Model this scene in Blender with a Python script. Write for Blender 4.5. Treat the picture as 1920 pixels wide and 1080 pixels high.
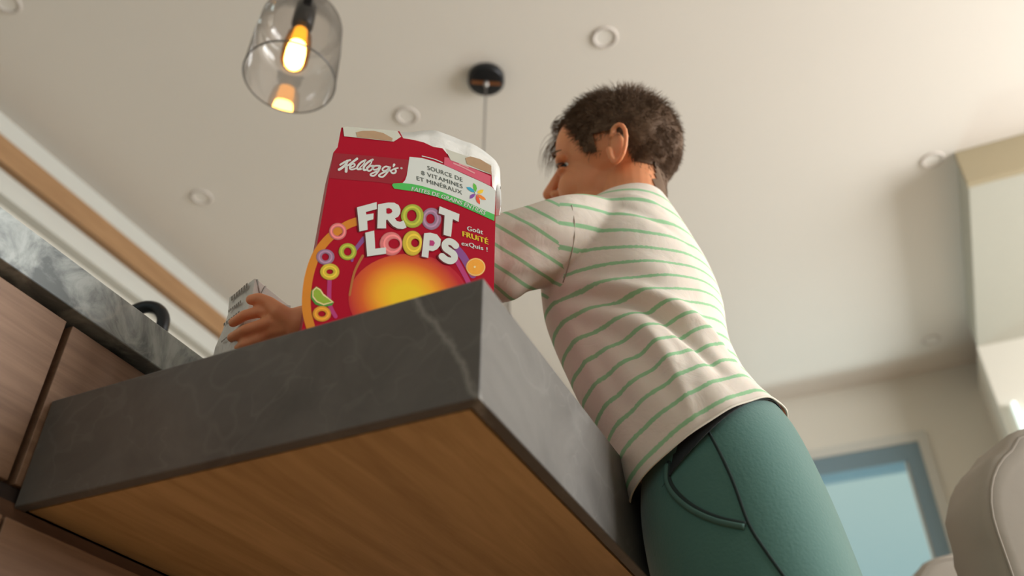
import bpy, bmesh, math, random
import numpy as np
from mathutils import Vector, Matrix
from mathutils.bvhtree import BVHTree
random.seed(4); rng = np.random.default_rng(7)
for o in list(bpy.data.objects): bpy.data.objects.remove(o)
SC = bpy.context.scene
COL = SC.collection
PI = math.pi

# ------------------------------------------------------------ camera
# the lens sits at the world origin, 0.32 m above the floor; X right along the table end, Y away, Z up
F_PX = 1660.0
R_ = np.array([0.9134526, 0.4069163, 0.0048411]); U_ = np.array([0.2411516, -0.5508469, 0.7990079]); D_ = np.array([-0.3277961, 0.7286884, 0.6013011])
cam_d = bpy.data.cameras.new('camera'); cam = bpy.data.objects.new('camera', cam_d); COL.objects.link(cam)
cam.matrix_world = Matrix(((R_[0], U_[0], -D_[0], 0), (R_[1], U_[1], -D_[1], 0), (R_[2], U_[2], -D_[2], 0), (0, 0, 0, 1)))
cam_d.sensor_width = 36; cam_d.lens = F_PX / 1920 * 36; cam_d.clip_start = 0.02
cam_d.dof.use_dof = True; cam_d.dof.focus_distance = 0.98; cam_d.dof.aperture_fstop = 3.5
SC.camera = cam
# ------------------------------------------------------------ colour, world, lights
SC.view_settings.view_transform = 'Standard'; SC.view_settings.look = 'None'
SC.view_settings.gamma = 1; SC.view_settings.use_curve_mapping = False
SC.view_settings.exposure = 0.55
w = bpy.data.worlds.new('sky'); SC.world = w; w.use_nodes = True
nt = w.node_tree; nt.nodes.clear()
wo = nt.nodes.new('ShaderNodeOutputWorld'); wb = nt.nodes.new('ShaderNodeBackground')
wtc = nt.nodes.new('ShaderNodeTexCoord'); wsx = nt.nodes.new('ShaderNodeSeparateXYZ'); wr = nt.nodes.new('ShaderNodeValToRGB')
wr.color_ramp.elements[0].position = 0.22; wr.color_ramp.elements[0].color = (.22, .36, .38, 1)
wr.color_ramp.elements[1].position = 0.42; wr.color_ramp.elements[1].color = (.36, .47, .44, 1)
nt.links.new(wtc.outputs['Generated'], wsx.inputs[0]); nt.links.new(wsx.outputs[2], wr.inputs[0])
nt.links.new(wr.outputs[0], wb.inputs[0]); nt.links.new(wb.outputs[0], wo.inputs[0])
wb.inputs[1].default_value = .82

def area(name, loc, target, sx, sy, power, color):
    d = bpy.data.lights.new(name, 'AREA'); d.shape = 'RECTANGLE'; d.size = sx; d.size_y = sy; d.energy = power; d.color = color
    o = bpy.data.objects.new(name, d); COL.objects.link(o); o.location = loc
    o.rotation_euler = (Vector(target) - Vector(loc)).to_track_quat('-Z', 'Y').to_euler()
    return o
area('daylight_side_window', (3.25, 2.05, 1.25), (-1, 1.8, 1.65), 2.8, 1.55, 146, (.975, .985, .975))
area('daylight_far_window', (-0.2, 4.75, 1.02), (-0.2, 0, 1.9), 0.8, 0.32, 11, (.85, 1.0, 1.0))
area('fill_light_back', (-0.4, -2.45, 1.1), (-0.5, 1, 0.9), 3.0, 1.8, 3.0, (1.0, .93, .85))  # added warm fill for room bounce behind the camera, no known window

# ------------------------------------------------------------ helpers
def lin(r, g, b):
    f = lambda c: (c / 255 / 12.92) if c / 255 <= .04045 else ((c / 255 + .055) / 1.055) ** 2.4
    return (f(r), f(g), f(b), 1)
def mat(name, col, rough=.6, metal=0, spec=.5, noise=0, nscale=20, bump=0, bscale=60, **kw):
    m = bpy.data.materials.new(name); m.use_nodes = True; n = m.node_tree; b = n.nodes['Principled BSDF']
    b.inputs['Base Color'].default_value = tuple(col[:3]) + (1,)
    b.inputs['Roughness'].default_value = rough; b.inputs['Metallic'].default_value = metal
    b.inputs['Specular IOR Level'].default_value = spec
    tc = n.nodes.new('ShaderNodeTexCoord')
    nz = n.nodes.new('ShaderNodeTexNoise'); nz.inputs['Scale'].default_value = nscale; nz.inputs['Detail'].default_value = 4
    n.links.new(tc.outputs['Object'], nz.inputs['Vector'])
    mx = n.nodes.new('ShaderNodeMix'); mx.data_type = 'RGBA'; mx.inputs[0].default_value = 1
    k = max(noise, .02)
    mx.inputs[6].default_value = tuple(c * (1 - k) for c in col[:3]) + (1,); mx.inputs[7].default_value = tuple(min(1, c * (1 + k)) for c in col[:3]) + (1,)
    n.links.new(nz.outputs['Fac'], mx.inputs[0]); n.links.new(mx.outputs[2], b.inputs['Base Color'])
    if bump:
        nb = n.nodes.new('ShaderNodeTexNoise'); nb.inputs['Scale'].default_value = bscale; nb.inputs['Detail'].default_value = 5
        n.links.new(tc.outputs['Object'], nb.inputs['Vector'])
        bp = n.nodes.new('ShaderNodeBump'); bp.inputs['Strength'].default_value = bump; bp.inputs['Distance'].default_value = .004
        n.links.new(nb.outputs['Fac'], bp.inputs['Height']); n.links.new(bp.outputs[0], b.inputs['Normal'])
    for k_, v in kw.items(): b.inputs[k_.replace('_', ' ')].default_value = v
    return m
def wood(name, c1, c2, axis_scale, rough=.5, nscale=3.0):
    m = bpy.data.materials.new(name); m.use_nodes = True; n = m.node_tree; b = n.nodes['Principled BSDF']
    tc = n.nodes.new('ShaderNodeTexCoord'); mp = n.nodes.new('ShaderNodeMapping'); mp.inputs['Scale'].default_value = axis_scale
    n.links.new(tc.outputs['Object'], mp.inputs[0])
    nz = n.nodes.new('ShaderNodeTexNoise'); nz.inputs['Scale'].default_value = nscale; nz.inputs['Detail'].default_value = 8; nz.inputs['Roughness'].default_value = .62; nz.inputs['Distortion'].default_value = .5
    n.links.new(mp.outputs[0], nz.inputs[0])
    cr = n.nodes.new('ShaderNodeValToRGB'); e = cr.color_ramp.elements
    e[0].position = .3; e[0].color = c1; e[1].position = .68; e[1].color = c2
    n.links.new(nz.outputs['Fac'], cr.inputs[0]); n.links.new(cr.outputs[0], b.inputs['Base Color'])
    b.inputs['Roughness'].default_value = rough; b.inputs['Specular IOR Level'].default_value = .35
    return m
def stone(name, seed=0.0, cA=(84, 80, 77), cB=(112, 109, 105), vs=.5, fs=.16, vein=None):
    m = bpy.data.materials.new(name); m.use_nodes = True; n = m.node_tree; b = n.nodes['Principled BSDF']
    tc = n.nodes.new('ShaderNodeTexCoord'); mp = n.nodes.new('ShaderNodeMapping'); mp.inputs['Location'].default_value = (seed, seed * .7, 0)
    n.links.new(tc.outputs['Object'], mp.inputs[0])
    def noise(sc, det, dist=0):
        z = n.nodes.new('ShaderNodeTexNoise'); z.inputs['Scale'].default_value = sc; z.inputs['Detail'].default_value = det; z.inputs['Distortion'].default_value = dist
        z.inputs['Roughness'].default_value = .62
        n.links.new(mp.outputs[0], z.inputs[0]); return z.outputs['Fac']
    def ramp(src, p0, c0, p1, c1):
        r = n.nodes.new('ShaderNodeValToRGB'); e = r.color_ramp.elements; e[0].position = p0; e[0].color = c0; e[1].position = p1; e[1].color = c1
        n.links.new(src, r.inputs[0]); return r
    base = ramp(noise(9, 10, .8), .3, lin(*cA), .72, lin(*cB)) if vein else ramp(noise(16, 10, 1.2), .40, lin(*cA), .62, lin(*cB))
    vr = ramp(noise(3.1, 4, .35), .492, (0, 0, 0, 1), .5, (vs, vs, vs, 1)); el = vr.color_ramp.elements.new(.508); el.color = (0, 0, 0, 1)
    fine = ramp(noise(6, 3, .4), .497, (0, 0, 0, 1), .5, (fs, fs, fs, 1)); e2 = fine.color_ramp.elements.new(.503); e2.color = (0, 0, 0, 1)
    add = n.nodes.new('ShaderNodeMath'); add.operation = 'MAXIMUM'; n.links.new(vr.outputs[0], add.inputs[0]); n.links.new(fine.outputs[0], add.inputs[1])
    if vein:  # one bold vein: a wavy plane through the slab
        (px_, py_, pz_), (nx_, ny_, nz_), wdt = vein
        vm = n.nodes.new('ShaderNodeVectorMath'); vm.operation = 'SUBTRACT'; vm.inputs[1].default_value = (px_, py_, pz_); n.links.new(tc.outputs['Object'], vm.inputs[0])
        dt = n.nodes.new('ShaderNodeVectorMath'); dt.operation = 'DOT_PRODUCT'; dt.inputs[1].default_value = (nx_, ny_, nz_); n.links.new(vm.outputs[0], dt.inputs[0])
        wv = n.nodes.new('ShaderNodeMath'); wv.operation = 'MULTIPLY_ADD'; wv.inputs[1].default_value = .022; n.links.new(noise(30, 3), wv.inputs[0]); n.links.new(dt.outputs['Value'], wv.inputs[2])
        w2 = n.nodes.new('ShaderNodeMath'); w2.operation = 'SUBTRACT'; w2.inputs[1].default_value = .011; n.links.new(wv.outputs[0], w2.inputs[0])
        w3 = n.nodes.new('ShaderNodeMath'); w3.operation = 'ABSOLUTE'; n.links.new(w2.outputs[0], w3.inputs[0])
        bv_ = ramp(w3.outputs[0], wdt * .35, (.55, .55, .55, 1), wdt, (0, 0, 0, 1))
        a2 = n.nodes.new('ShaderNodeMath'); a2.operation = 'MAXIMUM'; n.links.new(add.outputs[0], a2.inputs[0]); n.links.new(bv_.outputs[0], a2.inputs[1]); add = a2
    mul = n.nodes.new('ShaderNodeMath'); mul.operation = 'MULTIPLY'; mul.inputs[1].default_value = .6; n.links.new(add.outputs[0], mul.inputs[0])
    mx = n.nodes.new('ShaderNodeMix'); mx.data_type = 'RGBA'; n.links.new(mul.outputs[0], mx.inputs[0]); n.links.new(base.outputs[0], mx.inputs[6]); mx.inputs[7].default_value = lin(190, 188, 182)
    n.links.new(mx.outputs[2], b.inputs['Base Color']); b.inputs['Roughness'].default_value = .42; b.inputs['Specular IOR Level'].default_value = .4
    return m
def obj(name, verts, faces, m=None, parent=None, smooth=False, mats=None, fm=None):
    me = bpy.data.meshes.new(name); me.from_pydata([tuple(map(float, v)) for v in verts], [], faces)
    for x in (mats or ([m] if m else [])): me.materials.append(x)
    if fm is not None: me.polygons.foreach_set('material_index', fm)
    if smooth: me.polygons.foreach_set('use_smooth', [True] * len(me.polygons))
    me.update(); o = bpy.data.objects.new(name, me); COL.objects.link(o)
    if parent: o.parent = parent
    return o
def bm_obj(name, bm, m, parent=None, smooth=False):
    bmesh.ops.recalc_face_normals(bm, faces=bm.faces)
    me = bpy.data.meshes.new(name); bm.to_mesh(me); bm.free()
    if m: me.materials.append(m)
    if smooth: me.polygons.foreach_set('use_smooth', [True] * len(me.polygons))
    o = bpy.data.objects.new(name, me); COL.objects.link(o)
    if parent: o.parent = parent
    return o
def tag(o, label=None, cat=None, group=None, kind=None):
    if label: o['label'] = label
    if cat: o['category'] = cat
    if group: o['group'] = group
    if kind: o['kind'] = kind
    return o
def empty(name, loc, label=None, cat=None, group=None, rz=0):
    o = bpy.data.objects.new(name, None); COL.objects.link(o); o.location = loc; o.rotation_euler = (0, 0, rz); o.empty_display_size = .02
    return tag(o, label, cat, group)
def add_box(bm, x0, x1, y0, y1, z0, z1, bevel=0):
    r = bmesh.ops.create_cube(bm, size=1)
    for v in r['verts']: v.co = ((x0 + x1) / 2 + v.co.x * (x1 - x0), (y0 + y1) / 2 + v.co.y * (y1 - y0), (z0 + z1) / 2 + v.co.z * (z1 - z0))
    if bevel:
        es = list({e for v in r['verts'] for e in v.link_edges})
        bmesh.ops.bevel(bm, geom=es, offset=bevel, segments=3, affect='EDGES', profile=.5)
def box(name, x0, x1, y0, y1, z0, z1, m, parent=None, bevel=0):
    bm = bmesh.new(); add_box(bm, x0, x1, y0, y1, z0, z1, bevel); return bm_obj(name, bm, m, parent)
def lathe(profile, seg=48, closed=True):
    V, Fc = [], []
    for r, z in profile:
        for i in range(seg):
            a = 2 * PI * i / seg; V.append((r * math.cos(a), r * math.sin(a), z))
    for k in range(len(profile) - 1):
        for i in range(seg):
            j = (i + 1) % seg; Fc.append((k * seg + i, k * seg + j, (k + 1) * seg + j, (k + 1) * seg + i))
    return V, Fc
def frame_of(d):
    d = np.array(d, float); d /= np.linalg.norm(d)
    a = np.array([0, 0, 1.]) if abs(d[2]) < .9 else np.array([1., 0, 0])
    u = np.cross(a, d); u /= np.linalg.norm(u); return u, np.cross(d, u), d
def tube(pts, rad, seg=12, caps=True):
    pts = np.array(pts, float); n = len(pts); rad = np.full(n, rad) if np.isscalar(rad) else np.array(rad, float)
    V, Fc = [], []; u = None
    for i in range(n):
        t = pts[min(i + 1, n - 1)] - pts[max(i - 1, 0)]
        if u is None: u, v, t_ = frame_of(t)
        else:
            t_ = t / np.linalg.norm(t); u = u - t_ * (u @ t_); u /= np.linalg.norm(u); v = np.cross(t_, u)
        for k in range(seg):
            a = 2 * PI * k / seg; V.append(pts[i] + rad[i] * (math.cos(a) * u + math.sin(a) * v))
    for i in range(n - 1):
        for k in range(seg):
            j = (k + 1) % seg; Fc.append((i * seg + k, i * seg + j, (i + 1) * seg + j, (i + 1) * seg + k))
    if caps: Fc += [tuple(range(seg))[::-1], tuple((n - 1) * seg + k for k in range(seg))]
    return V, Fc
class MB:
    def __init__(s): s.V = []; s.F = []
    def add(s, V, Fc):
        b = len(s.V); s.V += [tuple(map(float, v)) for v in V]; s.F += [tuple(i + b for i in f) for f in Fc]; return s
    def ell(s, c, r, M=None, seg=32, ring=20):
        V, Fc = [], []
        for i in range(ring + 1):
            p = PI * i / ring
            for k in range(seg):
                a = 2 * PI * k / seg; q = np.array([r[0] * math.sin(p) * math.cos(a), r[1] * math.sin(p) * math.sin(a), r[2] * math.cos(p)])
                if M is not None: q = M @ q
                V.append(np.array(c) + q)
        for i in range(ring):
            for k in range(seg):
                j = (k + 1) % seg; Fc.append((i * seg + k, (i + 1) * seg + k, (i + 1) * seg + j, i * seg + j))
        return s.add(V, Fc)
    def cap(s, p0, p1, r0, r1, seg=20):
        p0, p1 = np.array(p0, float), np.array(p1, float); u, v, d = frame_of(p1 - p0); L = np.linalg.norm(p1 - p0)
        prof = [(r0 * math.cos(a), r0 * math.sin(a)) for a in np.linspace(-PI / 2, 0, 7)] + [(r1 * math.cos(a), L + r1 * math.sin(a)) for a in np.linspace(0, PI / 2, 7)]
        V, Fc = [], []
        for r, z in prof:
            for k in range(seg):
                a = 2 * PI * k / seg; V.append(p0 + d * z + max(r, 1e-5) * (math.cos(a) * u + math.sin(a) * v))
        for i in range(len(prof) - 1):
            for k in range(seg):
                j = (k + 1) % seg; Fc.append((i * seg + k, i * seg + j, (i + 1) * seg + j, (i + 1) * seg + k))
        return s.add(V, Fc)
    def chain(s, pts, rads, seg=16):
        for i in range(len(pts) - 1): s.cap(pts[i], pts[i + 1], rads[i], rads[i + 1], seg)
        return s
    def build(s, name, m, parent=None, smooth=True): return obj(name, s.V, s.F, m, parent, smooth)
def ray(x, y): return R_ * ((x - 960) / F_PX) - U_ * ((y - 540) / F_PX) + D_
def at_dist(x, y, d): r = ray(x, y); return r / np.linalg.norm(r) * d
def on_z(x, y, z): r = ray(x, y); return r * (z / r[2])
def on_y(x, y, Y): r = ray(x, y); return r * (Y / r[1])
def evaluated_mesh(o):
    dg = bpy.context.evaluated_depsgraph_get(); return bpy.data.meshes.new_from_object(o.evaluated_get(dg))
def bake(o):
    me = evaluated_mesh(o); old = o.data; o.modifiers.clear(); o.data = me; bpy.data.meshes.remove(old); return o
def remesh(o, voxel, smooth_it=6, fac=.5):
    r = o.modifiers.new('r', 'REMESH'); r.mode = 'VOXEL'; r.voxel_size = voxel; r.use_smooth_shade = True
    s = o.modifiers.new('s', 'SMOOTH'); s.iterations = smooth_it; s.factor = fac
    return bake(o)

# ------------------------------------------------------------ materials
M_ceil = mat('ceiling_paint', lin(222, 215, 206), .9, noise=.02, nscale=2)
M_wall = mat('wall_paint', lin(214, 208, 196), .9, noise=.02, nscale=2)
M_trimw = mat('white_trim', lin(196, 194, 186), .7)
M_floor = wood('floor_boards', lin(136, 112, 88), lin(166, 138, 108), (1.5, 14, 1), .5)
M_panel = wood('oak_panel', lin(126, 98, 80), lin(154, 124, 102), (30, 1.6, 34), .5)
M_under = wood('oak_underside', lin(172, 138, 92), lin(208, 172, 122), (16, 1.3, 14), .5)
M_band = wood('oak_band', lin(142, 106, 72), lin(168, 130, 92), (20, 1.2, 20), .6)
M_stone = stone('grey_marble', 0.0, (84, 80, 77), (110, 106, 102), .09, .12, ((-.284, .4935, .384), (.80, .35, .48), .0035)); M_stone2 = stone('grey_marble_light', 3.7, (110, 116, 117), (180, 186, 184), .5, .3)  # same stone twice: shade put into the slab colour, light into the countertop's
M_black = mat('black_gap', (.012, .011, .012), .8)
M_dark = mat('black_metal', (.02, .02, .022), .35, metal=.6)
M_copper = mat('copper_metal', (.55, .25, .12), .3, metal=1)

# ------------------------------------------------------------ room shell
FZ, CZ = -0.32, 2.40
XL, XR, YB, YF = -2.62, 3.1, -2.3, 4.42
def struct(o): o['kind'] = 'structure'; return o
struct(box('floor', XL - .1, XR + .1, YB - .1, YF + .1, FZ - .1, FZ, M_floor))
struct(box('ceiling', XL - .1, XR + .1, YB - .1, YF + .1, CZ, CZ + .1, M_ceil))
struct(box('wall_left', XL - .1, XL, YB, YF, FZ, CZ, M_wall))
WX0, WX1, WZ0, WZ1 = -0.62, 0.215, 0.85, 2.03
bm = bmesh.new()
add_box(bm, XL, WX0, YF, YF + .12, FZ, CZ); add_box(bm, WX1, XR, YF, YF + .12, FZ, CZ)
add_box(bm, WX0, WX1, YF, YF + .12, WZ1, CZ); add_box(bm, WX0, WX1, YF, YF + .12, FZ, WZ0)
struct(bm_obj('wall_far', bm, M_wall))
bm = bmesh.new()
add_box(bm, XR, XR + .1, YB, .45, FZ, CZ); add_box(bm, XR, XR + .1, 3.55, YF, FZ, CZ); add_box(bm, XR, XR + .1, .45, 3.55, 2.1, CZ); add_box(bm, XR, XR + .1, .45, 3.55, FZ, .40)
struct(bm_obj('wall_right', bm, M_wall))
bm = bmesh.new()
add_box(bm, XL, -2.0, YB - .1, YB, FZ, CZ); add_box(bm, 1.2, XR, YB - .1, YB, FZ, CZ); add_box(bm, -2.0, 1.2, YB - .1, YB, 2.1, CZ); add_box(bm, -2.0, 1.2, YB - .1, YB, FZ, 0.1)
struct(bm_obj('wall_back', bm, M_wall))
# dropped block on the right: soffit and the wall that returns towards the room
M_soffit = mat('soffit_paint', lin(186, 184, 172), .9)
M_face = mat('soffit_face_paint', lin(172, 158, 130), .85)
bm = bmesh.new(); add_box(bm, .555, XR, 2.83, 4.0, 2.25, CZ - .001)
struct(bm_obj('trim_1', bm, M_soffit))
struct(box('trim_2', .548, XR, 2.80, 2.83, 2.243, CZ - .001, M_face))
struct(box('wall_return', .555, XR, 4.0, YF - .001, FZ, 2.25, M_wall))
# far window
M_frame = mat('window_frame_grey_blue', lin(112, 134, 144), .5)
M_glass = bpy.data.materials.new('window_glass'); M_glass.use_nodes = True
_n = M_glass.node_tree; _n.nodes.clear(); _o = _n.nodes.new('ShaderNodeOutputMaterial'); _t = _n.nodes.new('ShaderNodeBsdfTransparent'); _g = _n.nodes.new('ShaderNodeBsdfGlossy'); _x = _n.nodes.new('ShaderNodeMixShader')
_x.inputs[0].default_value = .04; _g.inputs['Roughness'].default_value = .02; _t.inputs[0].default_value = (.95, .98, .98, 1)
_n.links.new(_t.outputs[0], _x.inputs[1]); _n.links.new(_g.outputs[0], _x.inputs[2]); _n.links.new(_x.outputs[0], _o.inputs[0])
win = empty('window_1', (0, 0, 0)); win['kind'] = 'structure'
bm = bmesh.new(); f = .072
add_box(bm, WX0, WX1, YF - .01, YF + .119, WZ1 - f - .02, WZ1); add_box(bm, WX0, WX1, YF - .01, YF + .06, WZ0, WZ0 + f)
add_box(bm, WX0, WX0 + f, YF - .01, YF + .06, WZ0 + f, WZ1 - f - .02); add_box(bm, WX1 - f, WX1, YF - .01, YF + .06, WZ0 + f, WZ1 - f - .02)
bm_obj('window_frame', bm, M_frame, win)
bm = bmesh.new(); g = .012
add_box(bm, WX1 - f - g, WX1 - f, YF + .0, YF + .05, WZ0 + f, WZ1 - f - .02); add_box(bm, WX0 + f, WX0 + f + g, YF, YF + .05, WZ0 + f, WZ1 - f - .02)
bm_obj('window_sash', bm, M_trimw, win)
box('window_pane', WX0 + f, WX1 - f, YF + .03, YF + .034, WZ0 + f, WZ1 - f - .02, M_glass, win)
bm = bmesh.new()
add_box(bm, WX1, WX1 + .045, YF - .015, YF, WZ0 - .05, WZ1 + .05); add_box(bm, WX0 - .045, WX0, YF - .015, YF, WZ0 - .05, WZ1 + .05); add_box(bm, WX0, WX1, YF - .015, YF, WZ1, WZ1 + .05)
struct(bm_obj('trim_3', bm, M_trimw))
# left wall: oak band under a white fascia, wall cabinets below it
struct(box('trim_4', XL, XL + .06, YB, YF, 2.30, CZ, M_trimw))
struct(box('trim_5', XL, XL + .085, YB, YF, 2.205, 2.30, M_band))
struct(box('trim_6', XL, XL + .05, YB, YF, 2.12, 2.205, M_trimw))
tag(box('highlight_strip', .60, .618, 3.955, 3.999, 1.76, 1.93, mat('highlight_glow', (.8, .9, .88), .3, Emission_Color=(.8, .95, .92, 1), Emission_Strength=.75), bevel=.006),
    'slim glowing strip for a bright highlight on the far right wall', 'highlight strip')  # added glowing strip, stands in for a bright upright highlight on the wall

# ------------------------------------------------------------ recessed ceiling lights
M_ring = mat('downlight_trim', lin(205, 196, 188), .7); M_lens = mat('downlight_lens', lin(228, 222, 214), .5)
DL = [(1134, 70, 'round recessed ceiling light above the boy\'s head'), (763, 217, 'round recessed ceiling light just above the cereal box'), (378, 369, 'round recessed ceiling light above the white carton'),
      (1748, 300, 'small recessed ceiling light next to the right soffit'), (1745, 637, 'recessed ceiling light nearest the far window'), (14, 4, 'darker recessed ceiling light in the top left corner')]
for i, (px, py, lb) in enumerate(DL):
    p = on_z(px, py, CZ)
    t = empty('recessed_light', (p[0], p[1], CZ), lb, 'ceiling light', 'recessed lights in the ceiling')
    V, Fc = lathe([(.030, 0), (.030, -.004), (.040, -.006), (.043, -.003), (.043, 0)], 40); obj('trim_ring', V, Fc, M_ring, t, True)
    V, Fc = lathe([(.0301, -.002), (.015, -.0012), (.0001, -.001)], 40); obj('lens', V, Fc, M_lens, t, True)

# ------------------------------------------------------------ pendants
def smoky(name, tint, gl=.06):
    m = bpy.data.materials.new(name); m.use_nodes = True; n = m.node_tree; n.nodes.clear()
    o = n.nodes.new('ShaderNodeOutputMaterial'); t = n.nodes.new('ShaderNodeBsdfTransparent'); g = n.nodes.new('ShaderNodeBsdfGlossy'); x = n.nodes.new('ShaderNodeMixShader')
    lw = n.nodes.new('ShaderNodeLayerWeight'); lw.inputs[0].default_value = .35
    ra = n.nodes.new('ShaderNodeValToRGB'); ra.color_ramp.elements[0].color = tint; ra.color_ramp.elements[1].color = tuple(c * .35 for c in tint[:3]) + (1,); ra.color_ramp.elements[0].position = .35
    n.links.new(lw.outputs['Facing'], ra.inputs[0]); n.links.new(ra.outputs[0], t.inputs[0])
    mt = n.nodes.new('ShaderNodeMath'); mt.operation = 'MULTIPLY_ADD'; mt.inputs[1].default_value = .35; mt.inputs[2].default_value = gl * .5; n.links.new(lw.outputs['Fresnel'], mt.inputs[0])
    g.inputs['Roughness'].default_value = .04; n.links.new(mt.outputs[0], x.inputs[0])
    n.links.new(t.outputs[0], x.inputs[1]); n.links.new(g.outputs[0], x.inputs[2]); n.links.new(x.outputs[0], o.inputs[0]); return m
M_smoke = smoky('smoky_glass', (.88, .86, .85, 1)); M_amber = smoky('amber_bulb_glass', (1.0, .62, .22, 1))
def emis(name, col, s):
    m = bpy.data.materials.new(name); m.use_nodes = True; n = m.node_tree; n.nodes.clear(); o = n.nodes.new('ShaderNodeOutputMaterial'); e = n.nodes.new('ShaderNodeEmission')
    nz = n.nodes.new('ShaderNodeTexNoise'); nz.inputs['Scale'].default_value = 3; mr = n.nodes.new('ShaderNodeMapRange'); mr.inputs[3].default_value = s * .95; mr.inputs[4].default_value = s * 1.05
    n.links.new(nz.outputs['Fac'], mr.inputs[0]); n.links.new(mr.outputs[0], e.inputs[1])
    e.inputs[0].default_value = col; n.links.new(e.outputs[0], o.inputs[0]); return m
M_core = emis('glowing_filament', (1, .76, .36, 1), 18.0); M_glowtop = emis('glowing_bulb_neck', (1, .55, .06, 1), 1.6)
def pendant(x, y, zrim, label):
    t = empty('pendant_lamp', (x, y, zrim), label, 'pendant lamp', 'glass pendant lamps over the island')
    h, R = .225, .089
    prof = [(R, 0), (R - .002, .1), (R - .006, .155)]
    for a in np.linspace(0, PI / 2 - .12, 8): prof.append(((R - .006 - .045) + .045 * math.cos(a), .155 + .055 * math.sin(a)))
    prof.append((.018, .216))
    V, Fc = lathe(prof, 64); sh = obj('glass_shade', V, Fc, M_smoke, t, True)
    V, Fc = lathe([(R - .0022, .0), (R - .0008, -.0016), (R + .0008, 0), (R, .003), (R - .0022, 0)], 64); obj('rim', V, Fc, mat('smoky_rim', (.10, .09, .085), .2), sh, True)
    V, Fc = lathe([(.0001, .235), (.02, .235), (.022, .21), (.022, .165), (.017, .16), (.0001, .16)], 32); obj('socket', V, Fc, M_dark, t, True)
    bprof = [(.0001, .032)] + [(.027 * math.sin(a), .059 - .027 * math.cos(a)) for a in np.linspace(.2, PI / 2, 7)] + [(.0275, .10), (.024, .13), (.017, .15), (.016, .162)]
    V, Fc = lathe(bprof, 40); b = obj('light_bulb', V, Fc, M_amber, t, True)
    V, Fc = lathe([(.0001, .038), (.013, .041), (.0185, .052), (.019, .08), (.0165, .102), (.0001, .108)], 24); obj('filament', V, Fc, M_core, b, True)
    V, Fc = lathe([(.0001, .110), (.0145, .112), (.0145, .13), (.0135, .148), (.0001, .15)], 24); obj('bulb_neck', V, Fc, M_glowtop, b, True)
    V, Fc = tube([(0, 0, .23), (0, 0, CZ - zrim - .01)], .0028, 10); obj('cord', V, Fc, mat('cord_fabric', (.18, .16, .15), .8), t, True)
    c = CZ - zrim
    V, Fc = lathe([(.0001, c - .03), (.055, c - .03), (.062, c - .026), (.062, c - .0005), (.0001, c - .0005)], 48); cn = obj('canopy', V, Fc, M_dark, t, True)
    bm = bmesh.new(); add_box(bm, -.05, .05, -.006, .006, c - .0325, c - .0302, .0008); s_ = bm_obj('canopy_bar', bm, M_copper, cn); s_.rotation_euler = (0, 0, .5)
    V, Fc = lathe([(.0001, c - .05), (.007, c - .048), (.009, c - .0305)], 20); obj('cord_grip', V, Fc, mat('grip_metal', (.4, .38, .36), .4, metal=1), cn, True)
    return t
pendant(-.862, .855, 1.36, 'glass pendant lamp with a glowing amber bulb, hanging at upper left')
pendant(-.90, 1.775, 1.36, 'pendant lamp hung from a round black canopy on the ceiling, shade behind the cereal box')

# ------------------------------------------------------------ island
isl = empty('kitchen_island', (-1.2, 1.2, FZ), 'oak panelled kitchen island with flat handleless fronts, left of the table', 'kitchen island')
def ib(name, *a, **k):
    o = box(name, *a, **k); o.parent = isl; o.location = -isl.location; return o
ib('carcass', -1.6, -.735, -.9, 2.6, FZ + .06, .516, M_black)
ib('end_panel', -.735, -.714, -.9, .489, .337, .510, M_panel, bevel=.001)
ib('end_panel', -.735, -.714, .497, 2.6, .337, .510, M_panel, bevel=.001)
ib('filler_strip', -.735, -.718, -.9, 2.6, .322, .3355, mat('dark_rail', lin(52, 42, 40), .6))
ib('rail', -.735, -.7135, -.9, 2.6, .3015, .3205, wood('dark_oak_rail', lin(92, 66, 52), lin(116, 86, 66), (16, 1.3, 14), .6))
ib('lower_door', -.735, -.696, -.9, .484, FZ + .08, .2995, M_panel, bevel=.001)
ib('lower_door', -.735, -.696, .4875, 1.2, FZ + .08, .2995, M_panel, bevel=.001)
ib('lower_door', -.735, -.696, 1.2035, 2.6, FZ + .08, .2995, M_panel, bevel=.001)
ib('plinth', -1.55, -.76, -.85, 2.55, FZ, FZ + .0795, M_black)
tag(box('countertop', -1.65, -.7015, -.95, 2.65, .518, .566, M_stone2, bevel=.0015), 'grey marble countertop lying on the oak island', 'countertop')
# faucet behind the counter edge
tap = empty('faucet', (-.86, .70, .5665), 'black curved faucet spout rising behind the marble island edge', 'faucet')
# ------------------------------------------------------------ table slab
tb = empty('table', (-.25, 1.0, FZ), 'thick grey marble table with an oak underside, joined to the island', 'table')
def tpart(name, o): o.parent = tb; o.location = -tb.location; return o
def slab_mesh():
    # outer faces with mitred lower lips
    xa, xb, y0, y1, z0, z1 = -.7125, -.2468, .4935, 1.75, .3165, .425
    yl = .5025; lip = .012
    def P(z): return [(xa, yl, z), (xb, y0, z), (xb, y1, z), (xa, y1, z)]
    def Q(z): return [(xa, yl + lip, z), (xb - lip, y0 + lip, z), (xb - lip, y1 - lip, z), (xa, y1 - lip, z)]
    V = P(z1) + P(z0) + Q(z0) + Q(z0 + .008)
    Fc = [(0, 1, 2, 3)]
    for i in range(4):
        j = (i + 1) % 4
        Fc += [(i, i + 4, j + 4, j), (i + 4, i + 8, j + 8, j + 4), (i + 8, i + 12, j + 12, j + 8)]
    Fc.append((12, 15, 14, 13))
    return V, Fc
V, Fc = slab_mesh()
so = obj('marble_top', V, Fc, M_stone)
bv = so.modifiers.new('b', 'BEVEL'); bv.width = .0014; bv.segments = 2; bv.limit_method = 'ANGLE'; bake(so); tpart('marble_top', so)
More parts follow.
